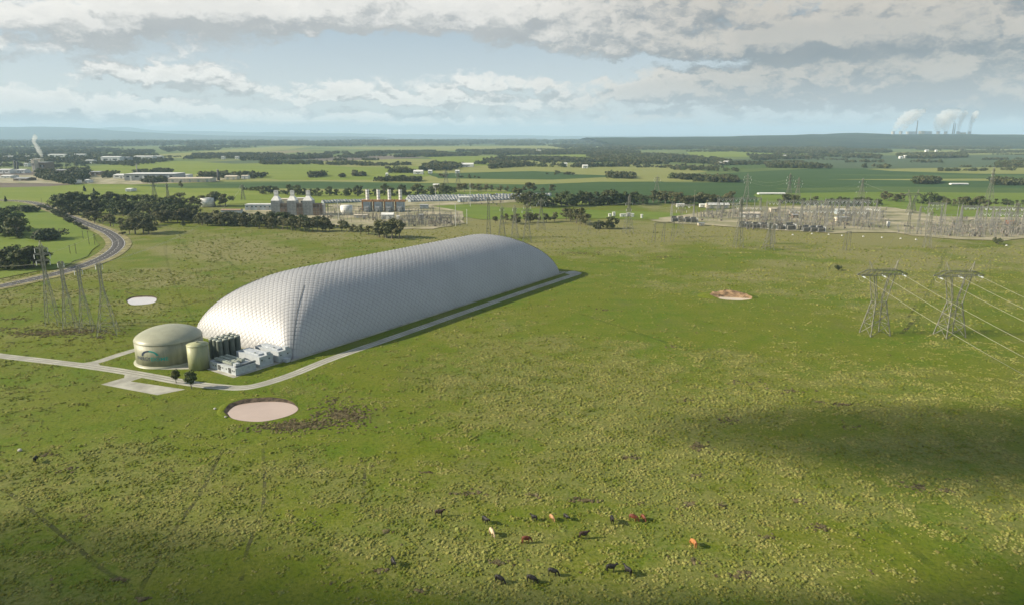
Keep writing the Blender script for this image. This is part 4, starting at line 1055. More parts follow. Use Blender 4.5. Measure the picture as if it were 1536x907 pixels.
WPROTO = [tree_meshes(k, 900 + i, 12.0, .16)[1] for i, k in enumerate(('dark', 'dark', 'gum', 'gum', 'shrub'))]
WOODS = [
    ([(-60, 225), (100, 222), (230, 228), (240, 240), (130, 246), (-60, 244)], 26, 1.5), ([(290, 233), (400, 232), (490, 233), (500, 238), (400, 241), (270, 243)], 17, 1.2), ([(480, 231), (780, 226), (800, 232), (640, 236), (500, 238)], 17, 1.3),
    ([(390, 244), (480, 244), (480, 247), (390, 247.5)], 15, .9), ([(500, 246), (590, 247.5), (600, 250), (500, 249)], 15, .9), ([(640, 249), (770, 243), (785, 251), (700, 256), (630, 257)], 12, 1.1), ([(580, 255), (620, 255), (620, 260), (578, 260)], 10, 1.0),
    ([(555, 270.5), (630, 269.5), (632, 273), (560, 273)], 9, .85), ([(465, 263), (488, 263), (488, 267.5), (465, 267.5)], 10, 1.0), ([(508, 264), (518, 264), (518, 267), (508, 267)], 8, .9), ([(530, 262), (548, 262), (548, 265), (530, 265)], 8, .9),
    ([(720, 240), (800, 238), (900, 241), (975, 250), (860, 252), (740, 249)], 14, 1.2), ([(880, 235), (980, 233), (1060, 238), (1120, 248), (1020, 250), (930, 247)], 14, 1.2), ([(1000, 251), (1100, 253), (1110, 258), (1010, 256)], 15, .8), ([(780, 228), (880, 226), (990, 229), (900, 233), (790, 233)], 20, 1.3),
    ([(910, 263), (950, 265), (952, 269), (912, 268)], 8, 1.0), ([(967, 265.5), (1060, 268.5), (1108, 270.5), (1108, 275), (1000, 271.5), (967, 269.5)], 8, 1.0), ([(1150, 247.5), (1240, 250), (1332, 252.5), (1332, 255.5), (1150, 252)], 8, 1.1),
    ([(1265, 233), (1320, 235), (1320, 239), (1265, 237.5)], 11, 1.2), ([(1345, 233), (1448, 231.5), (1450, 237), (1350, 240)], 11, 1.2), ([(1495, 246), (1600, 245), (1600, 250), (1495, 251)], 9, 1.1), ([(1370, 272), (1408, 272), (1408, 277), (1372, 277)], 8, 1.0), ([(1485, 273), (1600, 273), (1600, 278), (1490, 279)], 9, 1.0),
    ([(-60, 213.5), (500, 213), (800, 211.5), (1100, 214), (1050, 218), (700, 216), (300, 220), (-60, 222)], 75, 3.6), ([(1000, 221), (1250, 223), (1340, 229), (1240, 233), (1080, 228)], 22, 1.5), ([(1120, 233), (1260, 232), (1262, 238), (1130, 241)], 17, 1.1), ([(1330, 222), (1600, 219), (1600, 224), (1400, 227)], 24, 1.5),
    ([(55, 263), (100, 257), (131, 259), (132, 270), (110, 278), (60, 270)], 12, 1.3), ([(296, 262), (340, 258), (385, 259), (402, 266), (380, 268), (300, 268)], 12, 1.0), ([(150, 243), (230, 240), (260, 241), (230, 246), (150, 250)], 15, 1.0), ([(60, 250), (130, 249), (135, 257), (60, 258)], 16, .8), ([(160, 262), (180, 262), (180, 270), (150, 271)], 12, .9),
    ([(200, 258), (250, 256), (262, 261), (200, 262)], 14, .8), ([(225, 271), (250, 271), (250, 274), (215, 275)], 8, .9), ([(-60, 246), (60, 247), (50, 254), (-60, 256)], 20, 1.0), ([(820, 262), (860, 262), (860, 265), (820, 265)], 18, .8), ([(660, 264), (720, 265), (720, 268), (660, 267)], 14, .7), ([(690, 232), (760, 232), (760, 236), (700, 237)], 24, 1.0),
    ([(1060, 246), (1200, 244), (1210, 247), (1070, 249)], 16, .9), ([(1440, 228), (1536, 227), (1600, 229), (1450, 231)], 20, 1.0), ([(1180, 225), (1330, 226), (1330, 230), (1200, 230)], 24, 1.3), ([(240, 224), (470, 215), (800, 216), (820, 219), (480, 220), (250, 229)], 50, 1.9), ([(820, 219), (1040, 219), (1040, 225), (860, 226)], 30, 1.6)]
rr = random.Random(77)
for _ in range(46):                                                # broken hedgerows and shelter belts between the far fields
    y = 211.5 + 46 * rr.random() ** 1.7; x = rr.uniform(-40, 1560); w_ = rr.uniform(40, 150); sl = rr.uniform(-1.2, 1.2); th = .25 + (y - 209) * .02
    WOODS.append(([(x, y), (x + w_, y + sl), (x + w_, y + sl + th), (x, y + th)], 9 + (258 - y) * .35, rr.uniform(.6, 1.0)))
for i, (px, sp, k) in enumerate(WOODS):
    w = xy(px); lo, hi = w.min(0), w.max(0)
    n = int(min(200000, (hi - lo).prod() / sp ** 2)); q = np.stack([rng.uniform(lo[0], hi[0], n), rng.uniform(lo[1], hi[1], n)], 1); q = q[inside(q, w)]
    g = fbm(q[:, 0] / (sp * 9), q[:, 1] / (sp * 16), 60 + i, 3); q = q[g > .45]; n = min(len(q), 9000); q = q[rng.permutation(len(q))[:n]]
    s = k * rng.uniform(.6, 1.25, n)
    scatter('woodland', np.c_[q, np.zeros(n)], np.stack([s * 1.15, s * 1.15, s], 1), np.stack([np.zeros(n), np.zeros(n), rng.uniform(0, 6.28, n)], 1), rng.integers(0, 5, n), WPROTO, 'far belt of dark trees on the plain')
# ------------------------------------------------------------------ lattice steelwork
STEEL = mat('galvanised_steel', (0.20, 0.20, 0.165), 0.6, 0.15, 0.5)
STEELD = mat('weathered_steel', (0.17, 0.17, 0.15), 0.65, 0.15, 0.5)
INSUL = mat('glass_insulator', (0.62, 0.66, 0.66), 0.3, 0.1, 1.0)
WIRE = mat('bare_conductor', (0.30, 0.30, 0.22), 0.6, 0.05, 0.5)

def lattice(levels, k=1.0, lw=.32, bw=.155):
    """levels = [(z, half width x, half width y)]; returns the four legs and the bracing between them"""
    legs = []
    for sx, sy in ((-1, -1), (1, -1), (1, 1), (-1, 1)):
        b = MB(); b.tube([(sx * x, sy * y, z) for z, x, y in levels], lw * k, n=4); legs.append(b)
    br = MB()
    for (z0, x0, y0), (z1, x1, y1) in zip(levels, levels[1:]):
        A = [(-x0, -y0, z0), (x0, -y0, z0), (x0, y0, z0), (-x0, y0, z0)]; B = [(-x1, -y1, z1), (x1, -y1, z1), (x1, y1, z1), (-x1, y1, z1)]
        for i in range(4):
            j = (i + 1) % 4
            br.beam(A[i], B[j], bw * k); br.beam(A[j], B[i], bw * k); br.beam(B[i], B[j], bw * k)
    return legs, br

def truss_arm(p, q, w, h, k, n=5, bw=.17):
    """a tapering lattice arm from p (root) to q (tip)"""
    b = MB(); p, q = Vector(p), Vector(q)
    side = (q - p).cross(Vector((0, 0, 1))).normalized() * w; up = Vector((0, 0, h))
    R4 = [p + side, p - side, p + side + up, p - side + up]
    for r in R4: b.beam(r, q, bw * k)
    for i in range(1, n):
        f = i / n; S4 = [r.lerp(q, f) for r in R4]; T4 = [r.lerp(q, (i - 1) / n) for r in R4]
        for a, c in ((0, 2), (1, 3), (0, 1)): b.beam(S4[a], S4[c], bw * .8 * k)
        b.beam(T4[0], S4[2], bw * .8 * k); b.beam(T4[1], S4[3], bw * .8 * k)
    return b

def hang(x, z, l=2.6, y=0.0, r=.22):
    b = MB(); prof = []
    n = 7
    for i in range(n): prof += [(r * .45, -l * i / n), (r, -l * (i + .4) / n), (r, -l * (i + .7) / n)]
    b.lathe(prof[::-1], 7, (x, y, z)); return b

def needle_pylon(name, label, group, p, rz, H, hw, arms, k=1.0, n=9, body=STEEL, top_hw=.75, waist=.62, peak=True):
    """a tall square lattice pylon; arms = [(height fraction, half length)]"""
    t = thing(name, label, 'pylon', p, rz, group)
    lv = []
    for i in range(n + 1):
        f = 1 - (1 - i / n) ** 1.18; z = H * f
        w = hw + (top_hw - hw) * min(1, f / waist) if f < waist else top_hw
        lv.append((z, w, w))
    legs, br = lattice(lv, k)
    for l in legs: l.build('leg', body, t)
    br.build('bracing', body, t)
    for f, hl in arms:
        for s in (-1, 1):
            a = truss_arm((s * top_hw * .9, 0, H * f), (s * hl, 0, H * f + .4), top_hw * .8, 1.3, k).build('crossarm', body, t)
            hang(s * (hl - .2), H * f + .2, 2.4).build('insulator', INSUL, a)
    if peak:
        b = MB()
        for sx, sy in ((-1, -1), (1, -1), (1, 1), (-1, 1)): b.beam((sx * top_hw, sy * top_hw, H), (0, 0, H + 2.6), .2 * k)
        b.build('peak', body, t)
    return t

def delta_pylon(name, label, group, p, rz, H, base, waist_hw, bridge, k=1.0, body=STEEL):
    """a waisted pylon: legs, a waist, two spreading arms and a level bridge with two horns"""
    t = thing(name, label, 'pylon', p, rz, group); zw = H * .56
    lv = [(zw * f, base + (waist_hw - base) * f, base * .8 + (waist_hw * .55 - base * .8) * f) for f in (0, .34, .66, 1.0)]
    legs, br = lattice(lv, k, .46, .20)
    for l in legs: l.build('leg', body, t)
    br.build('bracing', body, t)
    d = waist_hw * .55; zb = H
    for s in (-1, 1):
        b = MB(); A = [Vector((s * waist_hw, -d, zw)), Vector((s * waist_hw, d, zw)), Vector((s * waist_hw * .35, 0, zw + 1.0))]; B = [Vector((s * bridge * .46, -d, zb)), Vector((s * bridge * .46, d, zb)), Vector((s * bridge * .28, 0, zb))]
        for a, c in zip(A, B): b.beam(a, c, .36 * k)
        for i in range(4):
            f, g = i / 4, (i + 1) / 4; P0 = [a.lerp(c, f) for a, c in zip(A, B)]; P1 = [a.lerp(c, g) for a, c in zip(A, B)]
            for a, c in ((0, 1), (1, 2), (2, 0)): b.beam(P0[a], P1[c], .15 * k)
        b.build('spreading_arm', body, t)
        b = MB(); b.beam((s * bridge * .40, -d, zb + 1.4), (s * bridge * .62, 0, zb + 7.2), .26 * k); b.beam((s * bridge * .52, d, zb + 1.4), (s * bridge * .62, 0, zb + 7.2), .26 * k); b.beam((s * bridge * .52, -d, zb + 1.4), (s * bridge * .62, 0, zb + 7.2), .2 * k); b.build('horn', body, t)
    b = MB(); n = 10; hb = 2.4
    def hh(x): return hb * (1 if abs(x) < bridge * .62 else max(.12, 1 - (abs(x) - bridge * .62) / (bridge * .4)))
    xs = [-bridge + 2 * bridge * i / n for i in range(n + 1)]
    for x0, x1 in zip(xs, xs[1:]):
        for y in (-d, d):
            b.beam((x0, y, zb), (x1, y, zb), .34 * k); b.beam((x0, y, zb + hh(x0)), (x1, y, zb + hh(x1)), .34 * k); b.beam((x0, y, zb), (x1, y, zb + hh(x1)), .17 * k)
        b.beam((x0, -d, zb), (x1, d, zb), .11 * k)
    b.build('bridge', body, t)
    return t

def strung(a, b, sag, n=14):
    a, b = Vector(a), Vector(b)
    return [a.lerp(b, i / n) - Vector((0, 0, 4 * sag * (i / n) * (1 - i / n))) for i in range(n + 1)]
def conductor(a, b, sag, r, label, group, m=WIRE):
    q = MB(); q.tube(strung(a, b, sag), r, n=4); return tag(q.build('conductor', m), label, 'power cable', group)

# the four narrow pylons by the road bend
for i, (px, py, top, hw, lab, arms) in enumerate((
        (80, 486.5, 367, 3.0, 'narrow pylon with six arms, tallest and nearest the road', ((.80, 3.4), (.88, 3.9), (.955, 3.2))),
        (106, 491, 391, 3.0, 'narrow needle pylon just beyond the six-armed pylon', ((.97, 1.6),)),
        (131, 496, 399, 3.1, 'narrow needle pylon, third from the road bend', ((.94, 2.0),)),
        (163, 501.5, 395, 4.6, 'broad footed needle pylon, last of four toward the wide tank', ((.985, 1.7),)))):
    needle_pylon('pylon', lab, 'narrow pylons by the road bend', P(px, py), (.28, .30, .32, .34)[i], (py - top) / ppm(py) * 1.0, hw, arms, 0.8, 8, mat('pale_steel', (0.33, 0.32, 0.27), .6, .12, .5), .62, .66, i == 0)
# the pair on the pasture
DP = []
for px, py, lab in ((1312, 501, 'waisted pylon of the pair on the pasture, nearer the dome'), (1424, 503.5, 'waisted pylon of the pair on the pasture, nearer the second switchyard')):
    p = P(px, py); DP.append((p, .16)); delta_pylon('waisted_pylon', lab, 'waisted pylons on the pasture', p, .16, 31.5, 5.6, 3.0, 13.0)
wi = 0
for (p, rz), nm in zip(DP, ('nearer the dome', 'nearer the switchyard')):
    c, s = math.cos(rz), math.sin(rz)
    for k, off in enumerate((-11.4, 0.0, 11.4)):
        a = Vector((p.x + off * c, p.y + off * s, 31.2)); d = Vector((-.10, -1, -.03)).normalized()
        st = a + d * 4.4
        b = MB(); n = 9
        for j in range(n):
            f0, f1 = j / n, (j + .62) / n; b.beam(a.lerp(st, f0), a.lerp(st, f1), .62, n=6)
        b.beam(a, st, .2)
        tag(b.build('insulator_string', INSUL), f'white insulator string of the {("outer", "middle", "inner")[k]} cable on the pylon {nm}', 'insulator', 'white insulator strings of the pair')
        far = a + Vector((-30, -372, 4.0))
        conductor(st, far, 9.0, .13, f'thick pale cable toward the camera from the {("first", "middle", "last")[k]} string of the pylon {nm}', 'thick pale cables from the pair')
        g = Vector(P((1360, 1400, 1440)[k] if nm == 'nearer the dome' else (1450, 1490, 1525)[k], 352)); g.z = 22
        conductor(a, g, 4.0, .09, f'thin cable from the {("first", "middle", "last")[k]} arm of the pylon {nm} to the gantries', 'thin cables to the gantries', STEEL)
        lp = MB(); e = a + Vector((0, 4, .2)); lp.tube([st, st.lerp(e, .3) - Vector((0, 0, 2.6)), st.lerp(e, .7) - Vector((0, 0, 2.6)), e], .13, n=4)
        tag(lp.build('jumper_loop', WIRE), f'hanging jumper loop under the {("first", "middle", "last")[k]} insulator of the pylon {nm}', 'power cable', 'jumper loops of the pair')

# the others, seen small against the plain: (px, base py, top py, half width, arms, label)
A3 = ((.70, 5.0), (.82, 6.2), (.93, 5.0)); A2 = ((.86, 5.2), (.97, 3.6)); A1 = ((.95, 2.2),)
OTHERS = [
    (733, 357, 297, 2.2, A1, 'thin mast-like pylon rising behind the dome crest, nearest the gas plant'), (753, 356, 312, 3.6, A1, 'second pylon behind the dome crest'), (772, 358, 312, 3.6, A1, 'third pylon behind the dome crest'),
    (790.5, 364, 309, 4.2, A2, 'broad pylon behind the dome shoulder, last of the crest row'), (811.5, 345, 301, 4.4, A2, 'pylon with a boxed foot just beyond the dome crest row'),
    (942, 350, 296, 4.6, ((.66, 3.2), (.82, 4.0)), 'single pylon standing alone between the dome end and the switchyards'), (1020, 356, 310, 4.4, A2, 'pylon beside the low timber frames'),
    (1107, 371.5, 300, 3.6, A1, 'slim pylon before the big transformers, nearer the dome'), (1152, 374.5, 335, 4.2, A1, 'short pylon before the big transformers, nearer the pasture pair'), (1159, 366, 338, 2.0, A1, 'small pylon tucked behind the short one'),
    (1119, 300, 263, 4.6, A3, 'six armed pylon above the first gantry'), (1182, 303, 263, 4.6, A3, 'six armed pylon above the second gantry, slim one of two'), (1195, 306, 269, 5.4, A3, 'wide armed pylon beside the slim six armed one'),
    (1483, 304, 254, 4.8, ((.72, 3.0), (.82, 3.0), (.92, 3.0)), 'tallest pylon, leaning outward above the second switchyard'), (1291, 300, 270, 5.0, ((.40, 9.0), (.66, 7.0), (.9, 6.0)), 'wide armed pylon in the green crop beyond the gantries'),
    (233, 303, 269, 4.0, A3, 'dark pylon at the edge of the roadside forest'), (253, 303, 277, 2.0, A1, 'slender post-like pylon beside the dark one'), (365, 300, 279, 3.2, A2, 'pale pylon between the round grey tank and the flared stacks'),
    (985, 288, 266, 5.0, A3, 'faint pylon in the dark crop above the belt'), (669, 276, 256, 5.0, A3, 'faint pylon in the far crop above the plain stacks'), (687, 276, 258, 5.0, A3, 'second faint pylon in the far crop above the plain stacks'),
    (1390, 372, 318, 3.0, A1, 'slim pylon by the gap between both switchyards'), (1361, 352, 318, 2.2, A1, 'thin pylon rising from the bare yard'), (1520, 352, 306, 3.0, A2, 'pylon at the far end of the second switchyard')]
for px, py, top, hw, arms, lab in OTHERS:
    needle_pylon('pylon', lab, None, P(px, py), random.Random(px).uniform(-.3, .3), (py - top) / ppm(py), hw, arms, 1.0 if py > 320 else 1.25, 7, STEELD if px < 260 else STEEL, .9, .72, True)
delta_pylon('waisted_pylon', 'small waisted pylon with two horns beyond the second switchyard', None, P(1366, 320), .1, 24, 5.0, 2.6, 12.0, 1.5)
# timber and steel frames on the pasture edge
def post_frame(label, pts, h, lean=0.0, cross=True, m=STEELD, w=.42):
    """upright posts joined by a beam on top"""
    p0 = P(*pts[0]); t = thing('post_frame', label, 'frame', p0)
    tops = []
    for q in pts:
        d = P(*q) - p0; b = MB()
        for s in (-1.6, 1.6): b.beam((d.x + s, d.y, 0), (d.x + s * .3 + lean, d.y, h), w)
        for f in (.3, .6): b.beam((d.x - 1.6 * (1 - f), d.y, h * f), (d.x + 1.6 * (1 - f), d.y, h * f), w * .5)
        b.build('post', m, t); tops.append((d.x + lean, d.y, h))
    if cross:
        b = MB()
        for a, c in zip(tops, tops[1:]): b.beam(a, c, w * 1.1); b.beam((a[0], a[1], a[2] - 1.2), (c[0], c[1], c[2] - 1.2), w * .6)
        b.build('crossbeam', m, t)
    return t
post_frame('open three post frame nearest the dome end', [(980, 364), (994, 363), (1008, 362)], 19, 1.0)
post_frame('faint bare posts in a row beyond the dome tip', [(869, 352), (884, 351.5), (897, 351)], 15, .5, False, STEEL, .3)
post_frame('lone two post frame in the bleached grass before the bare yard', [(1266, 376), (1272, 375.5)], 17, .6, True, STEELD, .36)
# poles: road side poles and tall white masts
def pole(px, py, hp, label, m, arm=True, w=.34, nm='utility_pole', cat='pole', grp=None):
    t = thing(nm, label, cat, P(px, py), 0, grp); h = hp / ppm(py)
    b = MB(); b.beam((0, 0, 0), (0, 0, h), w * 1.2, w, 6); b.build('shaft', m, t)
    if arm:
        b = MB(); b.beam((-1.3, 0, h - .7), (1.3, 0, h - .7), w * .6); b.build('crossarm', m, t)
    else:
        b = MB(); b.lathe([(.1, 0), (.5, .3), (.35, .9)], 8, (0, 0, h)); b.build('lamp_head', m, t)
    return t
WOODP = mat('grey_timber', (0.13, 0.115, 0.095), .85, .2, 1.0)
for i, (px, py, hp) in enumerate(((125, 359, 13), (134, 367.5, 21), (142.5, 368, 17), (105.5, 381, 13), (114.5, 381.5, 16), (63, 307, 9), (154, 318, 9))):
    pole(px, py, hp, ('grey timber pole farthest up the curve of the lime verge', 'dark timber pole, tallest inside the road curve', 'timber pole beside the tallest one inside the curve', 'short timber pole below the curve, nearer the near wood', 'timber pole below the curve beside the short one', 'small pole where the road straightens', 'small pole lost before the roadside forest')[i], WOODP, grp='timber poles by the road')
WHM = mat('white_mast', (0.62, 0.63, 0.62), .5, .05)
for px, py, hp, lab in ((683.5, 340, 33, 'white mast at the corner of the small switchyard, nearest the dome'), (705.5, 310.5, 34, 'white mast rising from the white cabins'), (700.5, 338, 22, 'thin grey mast behind the white corner mast'), (1040, 327, 40, 'tall grey mast beside the first gantry'),
                        (653.5, 302, 18, 'slim white mast at the start of the white cabins'), (613, 340, 26, 'slim mast amid the small switchyard'), (508, 330, 26, 'slim mast beside the round white tank'), (487, 322, 18, 'pale post between flared stacks and white tank')):
    pole(px, py, hp, lab, WHM if 'white' in lab else STEEL, False, .42 if 'white' in lab else .32, 'lighting_mast', 'mast')
# long spans between the pylons
for i, (a, za, b, zb, sag) in enumerate((((80, 486.5), 34, (-60, 470), 30, 2), ((80, 486.5), 38, (233, 303), 28, 14), ((106, 491), 33, (253, 303), 20, 14), ((131, 496), 33, (365, 300), 20, 16), ((163, 501.5), 37, (365, 300), 22, 16), ((1119, 300), 36, (1182, 303), 37, 8), ((1119, 300), 31, (1182, 303), 32, 8),
                                         ((1195, 306), 33, (1291, 300), 28, 9), ((1195, 306), 28, (1291, 300), 22, 9), ((1291, 300), 28, (1366, 320), 24, 4), ((811.5, 345), 32, (733, 357), 33, 3), ((811.5, 345), 27, (733, 357), 28, 3), ((942, 350), 33, (811.5, 345), 32, 6), ((1020, 356), 33, (942, 350), 33, 5))):
    pa, pb = P(*a), P(*b); pa.z, pb.z = za, zb
    conductor(pa, pb, sag, .11, ('lower ' if i in (6, 8, 11) else '') + ('thin cable leaving the six-armed roadside pylon toward the wood', 'thin cable from the six-armed roadside pylon to the dark pylon', 'thin cable from the second roadside pylon', 'thin cable from the third roadside pylon', 'thin cable from the last roadside pylon', 'cable between both six armed pylons above the gantries', 'cable between both six armed pylons above the gantries',
              'cable from the wide armed pylon across the crop', 'cable from the wide armed pylon across the crop', 'cable from the crop pylon to the two horned one', 'cable over the dome crest pylons', 'cable over the dome crest pylons', 'cable from the lone pylon to the dome crest row', 'cable from the lone pylon to the switchyard pylon')[i], 'thin cables strung across the plain')

# ------------------------------------------------------------------ cattle
def cow_mesh(pose, seed=0):
    """one continuous body grown over a skeleton; x forward, about 2.3 m long, 1.4 m at the shoulder"""
    V, E, Rr = [], [], []
    def add(p, r, par=None):
        V.append(p); Rr.append(r)
        if par is not None: E.append((par, len(V) - 1))
        return len(V) - 1
    pel = add((-.78, 0, 1.08), (.27, .30)); b1 = add((-.35, 0, 1.02), (.33, .37), pel); b2 = add((.12, 0, 1.00), (.33, .38), b1); sh = add((.55, 0, 1.05), (.26, .36), b2)
    if pose == 'graze': nk = [((.92, 0, .98), (.17, .22)), ((1.18, .03, .62), (.13, .16)), ((1.32, .04, .36), (.13, .15)), ((1.38, .05, .10), (.09, .09))]
    elif pose == 'stand': nk = [((.88, 0, 1.22), (.17, .22)), ((1.12, .02, 1.38), (.14, .17)), ((1.30, .03, 1.36), (.13, .15)), ((1.55, .04, 1.22), (.09, .09))]
    else: nk = [((.90, .05, 1.10), (.17, .22)), ((1.18, .14, 1.12), (.14, .16)), ((1.34, .20, 1.06), (.13, .14)), ((1.54, .26, .88), (.09, .09))]
    k = sh
    for p, r in nk: k = add(p, r, k)
    hd = nk[2][0]; hi = len(V) - 2
    for s in (-1, 1): e = add((hd[0] - .08, hd[1] + s * .16, hd[2] + .08), (.05, .04), hi); add((hd[0] - .12, hd[1] + s * .30, hd[2] + .05), (.03, .05), e)
    stp = .16 if pose == 'walk' else .05
    for s in (-1, 1):
        q = add((.55, s * .19, .72), (.13, .15), sh); q = add((.56 + s * stp, s * .19, .42), (.075, .08), q); q = add((.54 + s * stp * 1.5, s * .19, .08), (.06, .06), q); add((.60 + s * stp * 1.5, s * .19, .02), (.075, .06), q)
        q = add((-.80, s * .20, .80), (.17, .20), pel); q = add((-.92 - s * stp, s * .20, .50), (.085, .09), q); q = add((-.86 - s * stp * 1.3, s * .20, .10), (.06, .06), q); add((-.80 - s * stp * 1.3, s * .20, .02), (.075, .06), q)
    t = add((-1.06, 0, 1.22), (.05, .05), pel); t = add((-1.16, 0, .85), (.03, .03), t); add((-1.14, 0, .50), (.05, .05), t)
    add((-.45, 0, .70), (.13, .13), b1)
    me = bpy.data.meshes.new('cow_cage'); me.from_pydata(V, E, []); o = bpy.data.objects.new('cow_cage', me); COL.objects.link(o)
    o.modifiers.new('skin', 'SKIN')
    for d, r in zip(me.skin_vertices[0].data, Rr): d.radius = r
    me.skin_vertices[0].data[0].use_root = True
    o.modifiers.new('sub', 'SUBSURF').levels = 2
    out = bpy.data.meshes.new_from_object(o.evaluated_get(bpy.context.evaluated_depsgraph_get()))
    bpy.data.objects.remove(o); bpy.data.meshes.remove(me)
    out.name = 'cow'; out.polygons.foreach_set('use_smooth', [True] * len(out.polygons)); out.materials.clear(); out.materials.append(None)
    return out
COATS = dict(black=mat('black_hide', (0.014, 0.012, 0.012), .6, .2, 3.0), brown=mat('dark_brown_hide', (0.042, 0.020, 0.013), .6, .3, 2.0), red=mat('red_hide', (0.150, 0.040, 0.018), .6, .25, 2.0), tan=mat('tan_hide', (0.42, 0.23, 0.11), .65, .2, 2.0),
             cream=mat('cream_hide', (0.58, 0.44, 0.29), .65, .15, 2.0), orange=mat('ginger_hide', (0.42, 0.17, 0.055), .65, .2, 2.0), pied=mat('black_and_white_hide', (0.03, 0.028, 0.028), .6, .0, 1.3, col2=(.55, .53, .5), objspace=True))
COWM = {k: cow_mesh(k) for k in ('graze', 'stand', 'walk')}
COWS = [(659, 774, 'brown', 'stand', 0, 'dark brown cow standing apart at the far end of the herd'), (728, 784.5, 'black', 'walk', -.9, 'black cow above the cream cow'), (738, 803, 'cream', 'graze', -1.1, 'pale cream cow grazing below a black cow'), (801, 780, 'black', 'stand', 2.6, 'black cow beside the tan calf, on its outer side'),
        (828, 780, 'tan', 'graze', -1.0, 'tan calf between two black cows'), (849, 779, 'black', 'walk', -1.0, 'black cow with pale legs beside the tan calf'), (789.5, 814, 'red', 'graze', .1, 'red cow grazing alone in the middle of the herd'), (875.5, 807, 'brown', 'stand', .1, 'dark brown cow with a pale face'),
        (918, 784, 'black', 'stand', -1.5, 'black cow facing the camera beside the red pair'), (950, 781, 'red', 'graze', -.4, 'red cow of the pair, with lowered head'), (965, 780, 'red', 'graze', -1.2, 'smaller red cow of the pair, turned away'), (1040, 819, 'orange', 'graze', 1.9, 'ginger cow alone on the outer edge of the herd'),
        (590, 848, 'black', 'walk', -1.2, 'black cow walking alone before the herd'), (749.5, 874, 'black', 'graze', -.5, 'black cow grazing, first of three in a line near the camera'), (797.5, 873.5, 'black', 'graze', -.35, 'black cow grazing, middle of three near the camera'), (829.5, 863, 'black', 'graze', -.25, 'black cow grazing, farthest of three near the camera'),
        (916.5, 857, 'black', 'stand', 0, 'black cow standing nose to nose with another'), (941.5, 861, 'black', 'stand', 2.2, 'black cow turned toward its neighbour with raised head'), (54, 693, 'black', 'stand', -1.3, 'black cow alone far from the herd, below the wide tank')]
for px, py, coat, pose, rz, lab in COWS:
    o = link('cow', COWM[pose], None, loc=P(px, py), rz=rz); tag(o, lab, 'cow', 'cattle grazing the pasture'); o.scale = (1.12, 1.3, 1.55)
    if 'calf' in lab or 'smaller' in lab: o.scale = (.92, 1.1, 1.25)
    o.material_slots[0].link = 'OBJECT'; o.material_slots[0].material = COATS[coat]
# ------------------------------------------------------------------ yards under the switchgear and the plant
for px in ([(978, 331), (1000, 326), (1060, 318), (1120, 312), (1200, 309), (1330, 311), (1380, 318), (1400, 326), (1395, 338), (1345, 349), (1250, 350.5), (1180, 347), (1100, 341), (1010, 336)],
           [(1335, 334), (1400, 325), (1550, 327), (1600, 334), (1600, 350), (1500, 362), (1440, 360), (1370, 354), (1335, 348)],
           [(330, 322), (370, 312), (500, 312), (640, 309), (690, 318), (700, 336), (650, 344), (590, 344), (520, 340), (430, 333), (350, 330)],
           [(480, 308), (620, 299), (820, 296), (830, 302), (700, 307), (640, 310), (500, 312)],
           [(-60, 266), (60, 263), (150, 262), (250, 268), (340, 266), (330, 273), (200, 277), (60, 276), (-60, 274)]):
    i_ = int(px[0][0]) % 5
    poly_sheet('gravel_yard', px, GRAVEL, 0.52 + .012 * i_, 0.03, kind='structure')
YB = 0.55

GALV = mat('grey_steel', (0.24, 0.24, 0.22), .55, .1, .5)
PORC = mat('brown_porcelain', (0.20, 0.175, 0.15), .4, .15, 1.0)
TFM = mat('transformer_grey', (0.085, 0.095, 0.10), .55, .15, .5)
CREAM = mat('cream_sheet', (0.56, 0.50, 0.40), .6, .08, .3); WHITE = mat('white_sheet', (0.70, 0.70, 0.67), .5, .06, .3); GREYS = mat('grey_sheet', (0.33, 0.345, 0.35), .6, .1, .3)
RUST = mat('orange_brown_frame', (0.36, 0.19, 0.085), .7, .2, .3); BLUG = mat('blue_grey_sheet', (0.34, 0.40, 0.44), .55, .08, .3); BRICK = mat('brown_wall', (0.22, 0.165, 0.125), .85, .15, .4); WIN = mat('dark_glazing', (0.03, 0.035, 0.04), .15, .05, 1.0)

